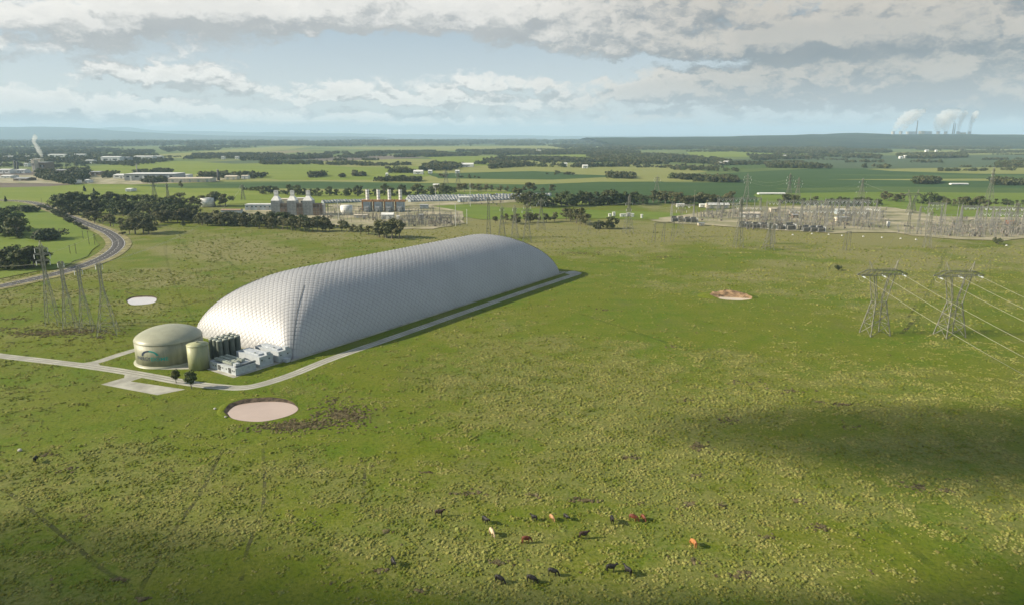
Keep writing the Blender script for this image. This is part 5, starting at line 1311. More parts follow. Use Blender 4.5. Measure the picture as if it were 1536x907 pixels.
def gantry(label, a, b, n, h, k=1.0, vees=True, grp=None):
    """steel portal row from ground point a to b: n lattice posts, trussed beams between, insulators under the beams"""
    a, b = Vector((a.x, a.y, YB)), Vector((b.x, b.y, YB)); t = thing('gantry', label, 'gantry', a, math.atan2(b.y - a.y, b.x - a.x), grp)
    L = (b - a).length; pitch = L / (n - 1)
    for i in range(n):
        m = MB(); x = i * pitch
        for sx, sy in ((-1, -1), (1, -1), (1, 1), (-1, 1)): m.beam((x + sx * 1.1, sy * 1.4, 0), (x + sx * .45, sy * .5, h + 1.6), .26 * k)
        for j in range(5):
            f, g = j / 5, (j + 1) / 5; w0, w1 = 1.1 - .65 * f, 1.1 - .65 * g; y0, y1 = 1.4 - .9 * f, 1.4 - .9 * g
            for s in (-1, 1): m.beam((x - w0, s * y0, h * f), (x + w1, s * y1, h * g), .16 * k); m.beam((x + s * w0, -y0, h * f), (x + s * w1, y1, h * g), .16 * k)
        m.beam((x, 0, h + 1.4), (x, 0, h + 5.0), .2 * k)
        m.build('post', GALV, t)
    for i in range(n - 1):
        m = MB(); x0, x1 = i * pitch, (i + 1) * pitch
        for y in (-.6, .6):
            for z in (h, h + 1.5): m.beam((x0 + .5, y, z), (x1 - .5, y, z), .22 * k)
        q = max(3, int(pitch / 2.2))
        for j in range(q):
            u, v = x0 + .5 + (pitch - 1) * j / q, x0 + .5 + (pitch - 1) * (j + 1) / q
            for y in (-.6, .6): m.beam((u, y, h if j % 2 else h + 1.5), (v, y, h + 1.5 if j % 2 else h), .15 * k)
        bm = m.build('beam', GALV, t)
        for f in (.22, .5, .78):
            q = MB(); xx = x0 + pitch * f
            if vees: q.beam((xx - 1.5, 0, h), (xx, 0, h - 2.6), .34 * k); q.beam((xx + 1.5, 0, h), (xx, 0, h - 2.6), .34 * k)
            else: q.beam((xx, 0, h), (xx, 0, h - 2.8), .36 * k)
            q.build('insulator', INSUL if vees else PORC, bm)
    return t
GL = [('low gantry at the near edge of the bare yard, beside the tall grey mast', (1007, 325), (1040, 327), 2, 14), ('gantry under the six armed pylon, at the head of the main switchyard', (1078, 318), (1140, 316), 4, 16),
      ('long gantry along the back of the main switchyard', (1168, 319), (1314, 320), 8, 14.5), ('second long gantry of the main switchyard, behind the blue control house', (1202, 330), (1290, 330.5), 5, 18), ('tall front gantry of the main switchyard', (1199, 345), (1238, 346), 2, 29),
      ('slim gantry crossing the main switchyard centre', (1100, 329), (1145, 331), 3, 15), ('short gantry at the outer end of the main switchyard', (1296, 331), (1318, 333), 3, 15),
      ('front portal of the second switchyard with wide arms', (1376, 349), (1408, 349), 2, 26), ('second portal of the second switchyard, behind the front one', (1389, 340), (1414, 341), 2, 25), ('portal by the tall mast in the second switchyard', (1438, 350), (1466, 350), 2, 27),
      ('long rear gantry of the second switchyard', (1440, 333), (1560, 336), 6, 17), ('long middle gantry of the second switchyard', (1462, 342), (1560, 345), 5, 16), ('low gantry before the plain stacks of the gas plant', (560, 326), (650, 324), 6, 9), ('low gantry in the small switchyard', (604, 338), (676, 336), 6, 9)]
GL += [('third long gantry of the main switchyard, nearest the pasture', (1180, 338), (1300, 341), 7, 17), ('gantry between the long rear and middle ones of the second switchyard', (1470, 337), (1550, 339), 4, 19), ('gantry at the bare yard corner before the tree belt', (1060, 321), (1110, 320.5), 3, 13),
       ('front gantry at the outer end of the second switchyard', (1490, 350), (1560, 351), 4, 21), ('tall portal in the heart of the main switchyard', (1148, 335), (1168, 335.5), 2, 24), ('gantry beside the blue control house in the main switchyard', (1236, 325), (1300, 326), 4, 20)]
for lab, a, b, n, h in GL: gantry(lab, P(*a), P(*b), n, h, 1.25 if a[1] < 340 else 1.1, 'plain' not in lab and 'small' not in lab)

for px, py, hp, lab in ((1075, 325, 28, 'thin lightning mast at the back of the bare yard'), (1130, 331, 33, 'thin lightning mast behind the low control house'), (1175, 341, 38, 'thin lightning mast above the big transformers'), (1212, 336, 40, 'thin lightning mast at the yard centre'), (1255, 339, 34, 'thin lightning mast before the blue control house'), (1290, 333, 34, 'thin lightning mast near the outer end of the main switchyard'),
                        (1310, 345, 40, 'thin lightning mast at the pasture corner of the main switchyard'), (1432, 351, 42, 'thin lightning mast beside the tall mast portal'), (1475, 353, 46, 'thin lightning mast in the heart of the second switchyard'), (1505, 346, 38, 'thin lightning mast near the rust red hut'), (1530, 353, 42, 'thin lightning mast at the outer end of the second switchyard'), (628, 338, 24, 'thin lightning mast in the small switchyard'), (660, 336, 26, 'thin lightning mast near the white corner mast')):
    t = thing('lightning_mast', lab, 'mast', P(px, py), 0, 'lightning masts in the yards'); h = hp / ppm(py); m = MB()
    for a in range(3): m.beam((1.0 * math.cos(a * 2.09), 1.0 * math.sin(a * 2.09), 0), (.12 * math.cos(a * 2.09), .12 * math.sin(a * 2.09), h), .3)
    for k in range(1, 8): m.beam((1.0 * (1 - k / 8), 0, h * k / 8), (-.5 * (1 - k / 8), .8 * (1 - k / 8), h * (k + .6) / 8), .16)
    m.build('shaft', GALV, t); m = MB(); m.beam((0, 0, h), (0, 0, h + 4), .22); m.build('rod', GALV, t)

# rows of switchgear: each a frame with an insulator column on it
sw = thing('switchgear_post', 'switchgear post', 'switchgear', (0, 0, 0), 0, 'switchgear posts in the yards')
m = MB()
for s in (-.35, .35): m.beam((s, 0, 0), (s, 0, 2.9), .26)
m.beam((-.9, 0, 2.9), (.9, 0, 2.9), .3); m.box((0, 0, .1), (1.6, 1.2, .2)); m.build('frame', GALV, sw)
m = MB()
prof = []
for i in range(7): prof += [(.15, 3.0 + i * .42), (.30, 3.1 + i * .42), (.30, 3.22 + i * .42)]
m.lathe(prof, 7); m.build('insulator', PORC, sw)
m = MB(); m.beam((-1.1, 0, 6.0), (1.1, 0, 6.0), .22); m.lathe([(.3, 5.85), (.38, 6.0), (.3, 6.15)], 7); m.build('terminal', GALV, sw)
ROWS = [('the front row of the main switchyard', (1060, 323.5), (1195, 327), 20), ('the second row of the main switchyard', (1056, 327), (1190, 332), 20), ('the dark row beside the bare yard', (1046, 325), (1100, 324), 11), ('the row behind the big transformers', (1120, 336), (1200, 339), 12), ('the row by the control house', (1205, 335), (1300, 337), 16),
        ('the row along the yard centre', (1180, 326), (1290, 327), 17), ('the outer row of the main switchyard', (1215, 342), (1330, 339), 17), ('the front row of the second switchyard', (1375, 352), (1475, 356), 17), ('the middle row of the second switchyard', (1425, 347), (1545, 350), 20), ('the back row of the second switchyard', (1440, 340), (1545, 343), 18), ('the last row of the second switchyard', (1470, 352), (1550, 353), 12),
        ('the near row of the small switchyard', (592, 341.5), (690, 338.5), 20), ('the middle row of the small switchyard', (598, 337), (688, 334.5), 18), ('the far row of the small switchyard', (612, 332.5), (670, 331), 12), ('the row before the plain stacks', (548, 329), (612, 327), 13), ('the row beside the white tank', (534, 326), (570, 325), 7)]
first_used = False
for nm, a, b, n in ROWS:
    rr = random.Random(len(nm) * 7 + n)
    for i in range(n):
        p = P(a[0] + (b[0] - a[0]) * (i + rr.uniform(-.2, .2)) / (n - 1), a[1] + (b[1] - a[1]) * i / (n - 1)); p.z = YB
        s = rr.uniform(.75, 1.35) * (.8 if 'small' in nm or 'stacks' in nm else 1.0)
        lab = f'grey switchgear post, {nth(i)} from the dome side in {nm}'
        if not first_used: sw.location = p; sw['label'] = lab; first_used = True
        else: dup(sw, p, rr.uniform(-.3, .3), lab, None, (s, s, s))

def switchgear_mass(zones, seed):
    """the rest of the small switchgear, far too many to count: thin posts, caps and bus pipes"""
    rr = random.Random(seed); g, c = MB(), MB()
    for (x0, x1, y0, y1), n in zones:
        for _ in range(n):
            p = P(rr.uniform(x0, x1), rr.uniform(y0, y1)); h = rr.uniform(2.5, 8.5); w = rr.uniform(.22, .42)
            g.beam((p.x, p.y, YB), (p.x, p.y, YB + h), w)
            if rr.random() < .5: c.lathe([(.25, h * .5), (.45, h * .6), (.3, h * .75), (.42, h * .85), (.15, h)], 6, (p.x, p.y, YB))
            if rr.random() < .3: g.box((p.x, p.y, YB + h), (rr.uniform(2, 5), .5, .4), rr.uniform(-.2, .2))
            if rr.random() < .15: g.beam((p.x, p.y, YB + h), (p.x + rr.uniform(8, 22), p.y + rr.uniform(-2, 2), YB + h), .2)
            if rr.random() < .12: c.box((p.x + 1, p.y, YB + .9), (rr.uniform(1, 2.6), rr.uniform(1, 2), 1.8))
    g.build('switchgear_steel', GALV, kind='stuff', label='crowd of thin grey switchgear steel in the yards'); c.build('switchgear_fittings', PORC, kind='stuff', label='crowd of brown and grey switchgear fittings in the yards')
switchgear_mass([((1045, 1330, 319, 333), 420), ((1110, 1335, 333, 346), 260), ((1395, 1560, 331, 357), 460), ((1345, 1400, 340, 352), 40), ((590, 690, 327, 341), 240), ((480, 590, 324, 334), 90), ((480, 545, 312, 322), 50), ((690, 760, 300, 309), 50)], 21)

def transformer(label, p, rz, s=1.0):
    p = Vector((p.x, p.y, YB)); t = thing('transformer', label, 'transformer', p, rz, 'dark transformers in the main switchyard', s)
    m = MB(); m.box((0, 0, 2.4), (6.4, 3.2, 4.2)); m.box((0, 0, 4.6), (5.8, 2.8, .3)); m.build('tank', TFM, t)
    m = MB()
    for sd in (-1, 1):
        for k in range(8): m.box((-2.8 + k * .8, sd * 2.3, 2.4), (.25, 1.2, 3.4))
    m.build('radiator', GALV, t)
    for k in (-1.8, 0, 1.8):
        q = MB(); q.lathe([(.32, 4.7), (.22, 5.2), (.34, 5.4), (.2, 5.9), (.3, 6.1), (.16, 6.9)], 8, (k, 0, 0)); q.build('bushing', PORC, t)
    m = MB(); m.beam((-3.2, 0, 5.6), (2.6, 0, 5.9), 1.0, n=8); m.build('oil_drum', TFM, t)
    m = MB(); m.box((0, 0, .15), (8.5, 6.2, .3)); m.build('plinth', CONC, t)
    m = MB(); m.box((4.6, 0, 2.6), (.35, 6.4, 5.2)); m.build('blast_wall', GREYS, t)
for i, (px, py) in enumerate(((1011, 333), (1021, 333.5), (1031, 334), (1040, 334.5), (1113, 341.5), (1123, 342), (1133, 342.5), (1146, 343), (1157, 344), (1170, 345), (1184, 345.5), (1208, 347.5), (1219, 348), (1230, 348.5))):
    transformer(f'dark transformer with grey radiators, {nth(i)} from the bare yard end', P(px, py), random.Random(i).uniform(-.1, .1), 1.25 if i == 10 else 1.0)

def shed(label, px, py, wpx, h, depth, wall, roof, rz=0.0, pitch=.12, doors=2, windows=0, name='shed', cat='shed', grp=None, zb=YB, flat=False):
    """a gabled or flat building whose near long side is centred at (px, py) and wpx pixels long"""
    L = wpx / ppm(py); p = P(px, py); p.z = zb; t = thing(name, label, cat, p, rz, grp)
    m = MB(); m.box((0, depth / 2, h / 2), (L, depth, h)); wl = m.build('wall', wall, t)
    r = MB(); e = .4; rh = depth * pitch
    if flat: r.box((0, depth / 2, h + .2), (L + .6, depth + .6, .4))
    else:
        X = L / 2 + e
        r.add([(-X, -e, h), (X, -e, h), (X, depth / 2, h + rh), (-X, depth / 2, h + rh), (-X, depth + e, h), (X, depth + e, h), (-X, -e, h + .25), (X, -e, h + .25), (X, depth / 2, h + rh + .25), (-X, depth / 2, h + rh + .25), (-X, depth + e, h + .25), (X, depth + e, h + .25)],
              [(6, 7, 8, 9), (9, 8, 11, 10), (0, 3, 2, 1), (3, 4, 5, 2), (0, 1, 7, 6), (4, 10, 11, 5), (0, 6, 9, 3), (3, 9, 10, 4), (1, 2, 8, 7), (2, 5, 11, 8)])
        g = MB()
        for sx in (-L / 2 + .003, L / 2 - .003): g.add([(sx, 0, h - .01), (sx, depth, h - .01), (sx, depth / 2, h + rh)], [(0, 1, 2)])
        g.build('gable', wall, t)
    r.build('roof', roof, t)
    for k in range(doors):
        d = MB(); d.box((-L / 2 + L * (k + .5) / doors, -.06, h * .36), (min(L * .16, 4.5), .12, h * .72)); d.build('door', GREYS if wall is not GREYS else WHITE, t)
    for k in range(windows):
        d = MB(); d.box((-L / 2 + L * (k + .5) / windows, -.05, h * .62), (L / windows * .45, .1, h * .2)); d.build('window', WIN, t)
    return t
shed('long cream shed at the back of the main switchyard', 1078, 313.5, 32, 5.0, 14, CREAM, WHITE, 0, .15, 3, name='shed')
shed('small white hut left of the long cream shed', 1055, 312, 10, 4, 6, WHITE, WHITE, 0, .15, 1); shed('low white hut on the bank before the tree belt', 1021, 310.5, 11, 3, 6, WHITE, WHITE, 0, .1, 1)
shed('low control house with a pale roof in the main switchyard', 1126, 327.5, 28, 5, 14, GREYS, CREAM, -.1, .1, 3, 4, 'control_house', 'building'); shed('blue glazed control house beyond the second gantry', 1263, 322.5, 14, 6, 9, BLUG, WHITE, 0, .05, 1, 4, 'control_house', 'building', flat=True)
shed('pale end block beside the blue control house', 1272, 323, 5, 6.5, 8, CREAM, CREAM, 0, .05, 1, flat=True); shed('long pale block at the centre of the main switchyard', 1266, 333, 20, 4.5, 8, CREAM, GREYS, .15, .05, 2, flat=True); shed('cream block nearest the gantry posts', 1190, 322, 12, 4.5, 8, CREAM, CREAM, 0, .05, 1, flat=True)
shed('cream yard hut under the second gantry', 1163, 319, 14, 4.5, 8, CREAM, CREAM, 0, .08, 1); shed('small brown hut between the gantries', 1193, 328, 8, 4, 6, BRICK, GREYS, 0, .1, 1); shed('dark blue cabin at the near corner of the main switchyard', 1226, 347, 11, 4.5, 4, mat('navy_sheet', (.05, .075, .1), .5), GREYS, 0, .02, 1, flat=True)
shed('white cabinet alone on the bare yard', 1333, 340.5, 3.4, 5, 3, WHITE, WHITE, 0, .02, 1, flat=True, name='cabinet', cat='cabinet'); shed('small pale kiosk on the grass below the bare yard', 1052, 339.5, 9, 2.6, 4, CREAM, GREYS, 0, .1, 1, name='kiosk', cat='kiosk')
shed('low rust red hut deep in the second switchyard', 1518, 338, 12, 4, 6, mat('rust_sheet', (.32, .12, .06), .7), RUST, 0, .12, 1)
for i, (px, py) in enumerate(((1189, 353), (1218, 351.2), (1243, 352.5), (1263, 354), (1295, 355.5), (1323, 357), (1351, 358.5), (1374, 360), (1510, 369))):
    t = thing('concrete_block', f'white concrete marker block, {nth(i)} from the dome side along the yard edge', 'block', P(px, py), 0, 'white marker blocks along the yard edge')
    m = MB(); m.box((0, 0, .5), (1.5, 1.1, 1.0), 0, .8); m.build('body', WHITE, t); m = MB(); m.box((0, 0, 1.06), (.5, .5, .12)); m.build('cap', GREYS, t)
# small silver plant on the pasture beyond the lone pylon
for i, (px, py, w_, h_) in enumerate(((915, 326, 4, 3), (921, 325, 4, 4.5), (935, 326, 9, 3), (943, 325.5, 5, 4), (949, 326.5, 4, 4), (963, 328, 2.4, 4))):
    shed(f'small silver plant cabin, {nth(i)} from the dome in the little compound', px, py, w_, h_, 4, WHITE, WHITE, 0, .05, 1, flat=True, name='cabin', cat='cabin', grp='silver cabins of the little compound')

# ------------------------------------------------------------------ gas plant
for i, (x0, x1) in enumerate(((408, 420.6), (432, 445), (455, 469.5))):
    py = 324; k = ppm(py); p = P((x0 + x1) / 2, py); p.z = YB; w = (x1 - x0) / k; t = thing('turbine_unit', f'gas turbine unit with a flared silver stack, {nth(i)} from the road', 'power unit', p, 0, 'turbine units with flared stacks')
    m = MB(); m.box((0, 6, 9.5), (w, 12, 19)); bd = m.build('casing', GREYS, t)
    m = MB()
    for z in (4, 8, 12, 15.5): m.box((0, 6, z), (w + .5, 12.5, .45))
    for x in (-.5, -.17, .17, .5): m.box((w * x * .98, -.2, 9.4), (.4, .4, 18.8))
    m.build('stiffener', mat('dull_steel', (.25, .26, .26), .6), bd)
    m = MB(); a, b_, z0, z1 = w / 2, 2.3, 19.0, 24.5
    m.add([(-a, 0, z0), (a, 0, z0), (a, 12, z0), (-a, 12, z0), (-b_, 3.7, z1), (b_, 3.7, z1), (b_, 8.3, z1), (-b_, 8.3, z1)], [(0, 1, 5, 4), (1, 2, 6, 5), (2, 3, 7, 6), (3, 0, 4, 7), (4, 5, 6, 7), (3, 2, 1, 0)]); m.build('flare', WHITE, t)
    m = MB(); m.box((0, 6, 28.0), (4.4, 4.4, 7.0)); st = m.build('stack', WHITE, t)
    m = MB(); m.box((0, 6, 31.2), (4.8, 4.8, .5)); m.box((0, 6, 26.0), (4.7, 4.7, .35)); m.build('stack_band', GALV, st)
    m = MB(); m.box((w / 2 + 5, 7, 7.5), (9.6, 9, 15)); m.box((w / 2 + 5, 1.2, 5), (8.6, 3, 10)); m.build('inlet_duct', BRICK, t)
    m = MB()
    for z in (5, 10, 15): m.beam((w / 2 + .3, -.6, z), (w / 2 + 9.6, -.6, z), .25)
    for x in (.5, 5, 9.5): m.beam((w / 2 + x, -.6, 0), (w / 2 + x, -.6, 16), .3)
    m.build('walkway', GALV, t)
for i, xc in enumerate((551, 567.5, 584, 600.5)):
    py = 318; k = ppm(py); p = P(xc, py); p.z = YB; w = 12 / k; t = thing('turbine_unit', f'gas turbine unit with a plain white round stack, {nth(i)} from the flared stacks', 'power unit', p, 0, 'turbine units with plain stacks')
    m = MB(); m.box((0, 5, 6.5), (w * .92, 10, 13)); bd = m.build('casing', BLUG, t)
    m = MB(); m.box((0, 5, 14.2), (w * 1.28, 10.5, 2.4)); m.box((-w * .6, 5, 7), (1.2, 9, 13.6)); m.build('frame', RUST, t)
    m = MB()
    for x in (-.4, -.13, .13, .4): m.box((w * x, -.15, 6.3), (.35, .3, 12.6))
    for z in (4.3, 8.8): m.box((0, -.2, z), (w * .93, .4, .4))
    m.build('stiffener', GALV, bd)
    m = MB(); m.cyl((0, 6, 15.4), 2.35, 14.2, 20, 2.25); s_ = m.build('stack', WHITE, t)
    m = MB()
    for z in (18, 22, 26, 29.2): m.cyl((0, 6, z), 2.5, .4, 20)
    m.build('stack_band', GALV, s_)
    m = MB(); m.box((0, -4, 3.2), (w * .5, 7, 6.4)); m.beam((0, -7.4, 1.8), (0, -12, 1.8), 2.4, n=8); m.build('generator', GREYS, t)
def round_tank(label, px, py, r, h, m_=WHITE, grp=None):
    p = P(px, py); away_ = Vector((p.x, p.y, 0)).normalized(); p = p + away_ * r; p.z = YB; t = thing('storage_tank', label, 'tank', p, 0, grp)
    m = MB(); m.lathe([(r, 0), (r, h)], 40); wl = m.build('wall', m_, t, True); m = MB(); m.lathe([(r + .1, h - .05), (r + .1, h + .15), (r * .3, h + r * .09), (.1, h + r * .12)], 40); m.build('roof', m_, t, True)
    m = MB()
    for k in range(1, 4): m.lathe([(r + .06, h * k / 4), (r + .06, h * k / 4 + .15)], 40, cap=False)
    m.build('hoop', GALV, wl)
    m = MB()
    for k in range(20):
        a = -1.9 + k * .07; m.box((r * 1.03 * math.cos(a), r * 1.03 * math.sin(a), h * k / 20 + .2), (.9, .9, .12), a)
    m.build('stair', GALV, t)
round_tank('round white tank between the flared stacks and the plain stacks', 520, 323.5, 7.9, 11.5); round_tank('round grey white tank beyond the trees, nearest the road', 312, 311.5, 9.2, 12.0, WHITE)
shed('long blue grey turbine hall beside the flared stacks', 388, 316, 40, 7.5, 14, BLUG, WHITE, 0, .03, 3, 6, 'turbine_hall', 'building', flat=True); shed('low blue store with a rusty roof before the turbine hall', 346, 322.5, 29, 5.5, 10, BLUG, mat('rusty_roof', (.36, .24, .16), .7), 0, .1, 2)
shed('pale square block behind the flared stacks', 450, 312, 13, 13, 10, CREAM, WHITE, 0, .05, 0, 2, 'plant_block', 'building', flat=True); shed('cream machine house behind the turbine hall', 425, 309, 16, 9, 10, CREAM, CREAM, 0, .1, 1)
shed('low grey store beyond the third flared stack', 479, 322, 14, 12, 9, GREYS, GREYS, 0, .05, 2, flat=True, name='plant_block', cat='building'); shed('low cream store below the round white tank', 541, 328, 20, 3.5, 9, CREAM, CREAM, 0, .08, 2)
shed('white filter house in the middle of the small switchyard', 581, 330, 18, 5.5, 9, WHITE, WHITE, 0, .25, 2); shed('small white relay hut in the small switchyard', 597, 331.5, 4, 5, 4, WHITE, WHITE, 0, .1, 1); shed('pale relay hut at the end of the small switchyard', 632, 329, 8, 5, 5, WHITE, GREYS, 0, .1, 1)
shed('blue grey shed between the plain stacks and the white cabins', 636, 314, 12, 5, 8, BLUG, GREYS, 0, .1, 1); shed('tall white cabin block beside the white masts', 696, 303.5, 16, 7, 8, WHITE, WHITE, 0, .1, 2, 3); shed('tiny cream house among the trees above the plain stacks', 654, 283, 9, 6, 9, CREAM, WHITE, 0, .25, 1, 2, 'house', 'house')
for i, (px, py) in enumerate(((492, 323), (497, 324), (503, 325), (612, 333), (622, 334))):
    pole(px, py, 15, f'thin vent pipe, {nth(i)} in the row before the round white tank and switchyard', GALV, False, .5, 'vent_pipe', 'pipe', 'vent pipes of the gas plant')

# rows of small white gabled cabins
gc = MB(); L_, D_, H_ = 3.0, 2.6, 2.1
gc.box((0, 0, H_ / 2), (L_ * 2, D_ * 2, H_)); gc.cur = 1
gc.add([(-L_ - .2, -D_ - .3, H_), (L_ + .2, -D_ - .3, H_), (L_ + .2, 0, H_ + 2.6), (-L_ - .2, 0, H_ + 2.6), (-L_ - .2, D_ + .3, H_), (L_ + .2, D_ + .3, H_)], [(0, 1, 2, 3), (3, 2, 5, 4), (0, 3, 4), (1, 5, 2), (0, 4, 5, 1)])
gm = gc.mesh('white_cabin', BLUG, mat('dull_white_sheet', (0.46, 0.465, 0.46), .6, .12, .15))
CAB = [('front row', 616, 690, 303.5, 301.5, 19), ('middle row', 612, 800, 300.3, 297.2, 42), ('back row', 614, 824, 297.6, 294.2, 46), ('side row behind the tank', 486, 546, 305.5, 303.5, 14), ('outer row', 690, 780, 303.5, 299.5, 18)]
for nm, x0, x1, y0, y1, n in CAB:
    rr = random.Random(n)
    for i in range(n):
        f = i / (n - 1); p = P(x0 + (x1 - x0) * f, y0 + (y1 - y0) * f); p.z = YB
        o = link('white_cabin', gm, None, loc=p, rz=1.1 + rr.uniform(-.1, .1)); tag(o, f'small white gabled cabin, {nth(i)} from the gas plant in the {nm}', 'cabin', 'white cabins in rows beyond the gas plant')
        o.scale = (rr.uniform(.9, 1.1), 1, rr.uniform(.9, 1.15))

# ------------------------------------------------------------------ town and mill on the far left
shed('big grey warehouse with a pale flat roof', 225, 271.5, 74, 15, 60, GREYS, WHITE, .05, .02, 4, 6, 'warehouse', 'warehouse', flat=True); shed('long cream warehouse beside the big grey one', 285, 274, 62, 8, 36, CREAM, CREAM, .10, .05, 5, 0, 'warehouse', 'warehouse')
shed('pale annexe behind the cream warehouse', 262, 268, 40, 8, 30, WHITE, WHITE, .05, .03, 2, 0, 'warehouse', 'warehouse', flat=True); shed('cream shed at the end of the warehouses', 346, 270, 18, 7, 22, CREAM, CREAM, 0, .1, 2); shed('small pale shed last beyond the warehouses', 367, 269, 10, 7, 14, WHITE, CREAM, 0, .1, 1)
shed('brown mill building under the white steam', 60, 258, 19, 26, 40, BRICK, GREYS, 0, .02, 2, 4, 'mill', 'mill', flat=True); shed('cream mill tower beside the brown mill building', 51, 258.5, 4, 34, 20, CREAM, CREAM, 0, .02, 1, 2, 'mill_tower', 'building', flat=True); shed('cream upper block on the mill', 57, 256, 10, 34, 20, CREAM, WHITE, 0, .02, 0, 3, 'mill', 'mill', flat=True)
for px, py, w_, h_, lab in ((6, 261, 18, 10, 'long white factory at the edge of the town'), (31, 260.5, 12, 9, 'white factory beside the two dark chimneys'), (12, 240, 14, 14, 'pale factory far behind the white steam'), (42, 239, 20, 12, 'white roofed factory behind the mill'), (85, 237, 26, 14, 'long white works in the far town'), (118, 236.5, 18, 14, 'pale works beside the long white works'),
                          (48, 244.5, 14, 10, 'low white roof before the far works'), (91, 243.5, 16, 9, 'white roof shed between the works and the mill'), (134, 246, 12, 12, 'small white shed at the green field edge'), (166, 245, 28, 22, 'white works with a dark end at the green field'), (186, 244.5, 16, 20, 'dark blue works beside the white works'), (215, 241, 28, 16, 'low white works behind the green field'), (236, 239.5, 12, 14, 'small white works at the end of the row'),
                          (39, 250.5, 6, 10, 'little white house near the mill'), (90, 261, 14, 9, 'brown sheds behind the dark trees'), (143, 264, 14, 9, 'low brown house by the works road'), (182, 268.5, 24, 8, 'open pale store beside the grey warehouse'), (110, 276, 8, 6, 'low cottage below the dark trees'), (130, 275, 5, 6, 'small cottage beside the low cottage'), (30, 272, 20, 5, 'low brown farm sheds in the bare field'), (192, 288, 8, 4, 'little white ruin in the lime field'),
                          (334, 239.5, 4, 12, 'tiny white house by the far belt'), (355, 239, 5, 10, 'tiny pale house by the far belt'), (8, 268, 16, 5, 'row of low huts at the yard edge')):
    shed(lab, px, py, w_, h_, 14 + w_, GREYS if 'dark' in lab.split()[0] else BRICK if 'brown' in lab else WHITE, GREYS if 'brown' in lab or 'dark' == lab.split()[0] else WHITE, 0, .06, 1, 2, 'works' if w_ > 11 else 'house', 'building', zb=.6)
for px, py, w_, h_, lab in ((1092, 247.5, 10, 10, 'white barn at the dark green field'), (1081, 247.8, 5, 8, 'small white barn beside the bigger one'), (1360, 238, 6, 11, 'white farmhouse before the long dark wood'), (1352, 238.5, 4, 9, 'white shed beside the farmhouse'), (1391, 228.5, 5, 12, 'white house high on the ridge slope'), (1405, 228, 3, 10, 'pale hut on the ridge slope'), (1205, 214.8, 14, 20, 'pale houses high on the wooded hill'), (1173, 216, 6, 20, 'lone white house on the wooded hill'),
                          (848, 250, 6, 9, 'white farmhouse among the belt trees'), (878, 253, 8, 8, 'pale barn by the farm trees'), (920, 250, 4, 8, 'tiny white cottage in the pale field'), (808, 229.5, 7, 14, 'white roof in the far belt'), (986, 224.5, 5, 14, 'white roof far across the plain'), (627, 262, 14, 7, 'long low white sheds in the farm belt'), (645, 261, 6, 7, 'short white shed beside the long ones'), (686, 260.5, 6, 6, 'lone white shed by the far pylons'), (700, 251, 20, 8, 'wide pale roof amid the far trees'), (580, 265.5, 3, 7, 'tiny white house on the pale field'),
                          (1180, 237, 10, 9, 'pale roofs before the ridge'), (1440, 277.8, 26, 1.6, 'long white greenhouse strip in the dark crop'), (1158, 292.5, 40, 1.4, 'long white cover strip along the green crop')):
    shed(lab, px, py, w_, h_, 9 if h_ < 3 else 10 + w_, WHITE, WHITE, 0, .15, 1, 1, 'barn' if 'barn' in lab or 'shed' in lab else 'greenhouse' if h_ < 3 else 'house', 'building', zb=.6)
def chimney(label, px, py, top, r, m_, zb=0.5, name='chimney', p=None, grp=None):
    p = P(px, py) if p is None else p; h = (py - top) / ppm(py) if zb < 10 else top; p.z = zb; t = thing(name, label, 'chimney', p, 0, grp)
    m = MB(); m.cyl((0, 0, 0), r, h, 16, r * .72); m.build('shaft', m_, t, True); m = MB(); m.cyl((0, 0, h - .02), r * .8, h * .02, 16); m.build('rim', GREYS, t)
DCH = mat('dark_chimney', (.10, .10, .105), .8)
chimney('dark chimney by the white factory, nearer the steam', 27.5, 257, 243, 3.0, DCH); chimney('dark chimney by the white factory, outer one', 23.5, 257, 242, 3.0, DCH)
chimney('slender mast chimney over the grey warehouse', 207, 268, 247, 1.4, GALV); chimney('dark round silo tower by the cream warehouse', 328, 271, 255.5, 3.2, DCH, name='silo')

# ------------------------------------------------------------------ steam
def vapour(name, dens, col=(1, 1, 1)):
    m = bpy.data.materials.new(name); m.use_nodes = True; t = m.node_tree; t.nodes.clear(); o = t.nodes.new('ShaderNodeOutputMaterial'); v = t.nodes.new('ShaderNodeVolumePrincipled')
    v.inputs['Color'].default_value = (*col, 1); v.inputs['Density'].default_value = dens; v.inputs['Anisotropy'].default_value = -0.25; t.links.new(v.outputs[0], o.inputs['Volume']); return m
def plume(label, p, pts, m_, rr, nm='steam', step=.7):
    """one rising body of steam: puffs along a curve, merged into one lumpy tube"""
    b = MB(); nu = 12; rings = []
    P3 = catmull([Vector(q[:3]) for q in pts], 5); Rd = np.interp(np.linspace(0, len(pts) - 1, len(P3)), range(len(pts)), [q[3] for q in pts])
    for i, (c, r) in enumerate(zip(P3, Rd)):
        k = 1 + .16 * math.sin(i * 1.9 + rr.random()) 
        rings.append([(c.x + r * k * rr.uniform(.8, 1.2) * math.cos(6.283 * j / nu), c.y + r * k * rr.uniform(.8, 1.2) * math.sin(6.283 * j / nu), c.z + rr.uniform(-.2, .2) * r) for j in range(nu)])
    b.add([q for r in rings for q in r], [(i * nu + j, i * nu + (j + 1) % nu, (i + 1) * nu + (j + 1) % nu, (i + 1) * nu + j) for i in range(len(rings) - 1) for j in range(nu)] + [tuple(range(nu - 1, -1, -1)), tuple((len(rings) - 1) * nu + j for j in range(nu))])
    o = b.build(nm, m_, smooth=True, kind='stuff', label=label); o.location = p
    return o
rr = random.Random(8)
p = P(65.5, 252); k = ppm(252); u = 1 / k
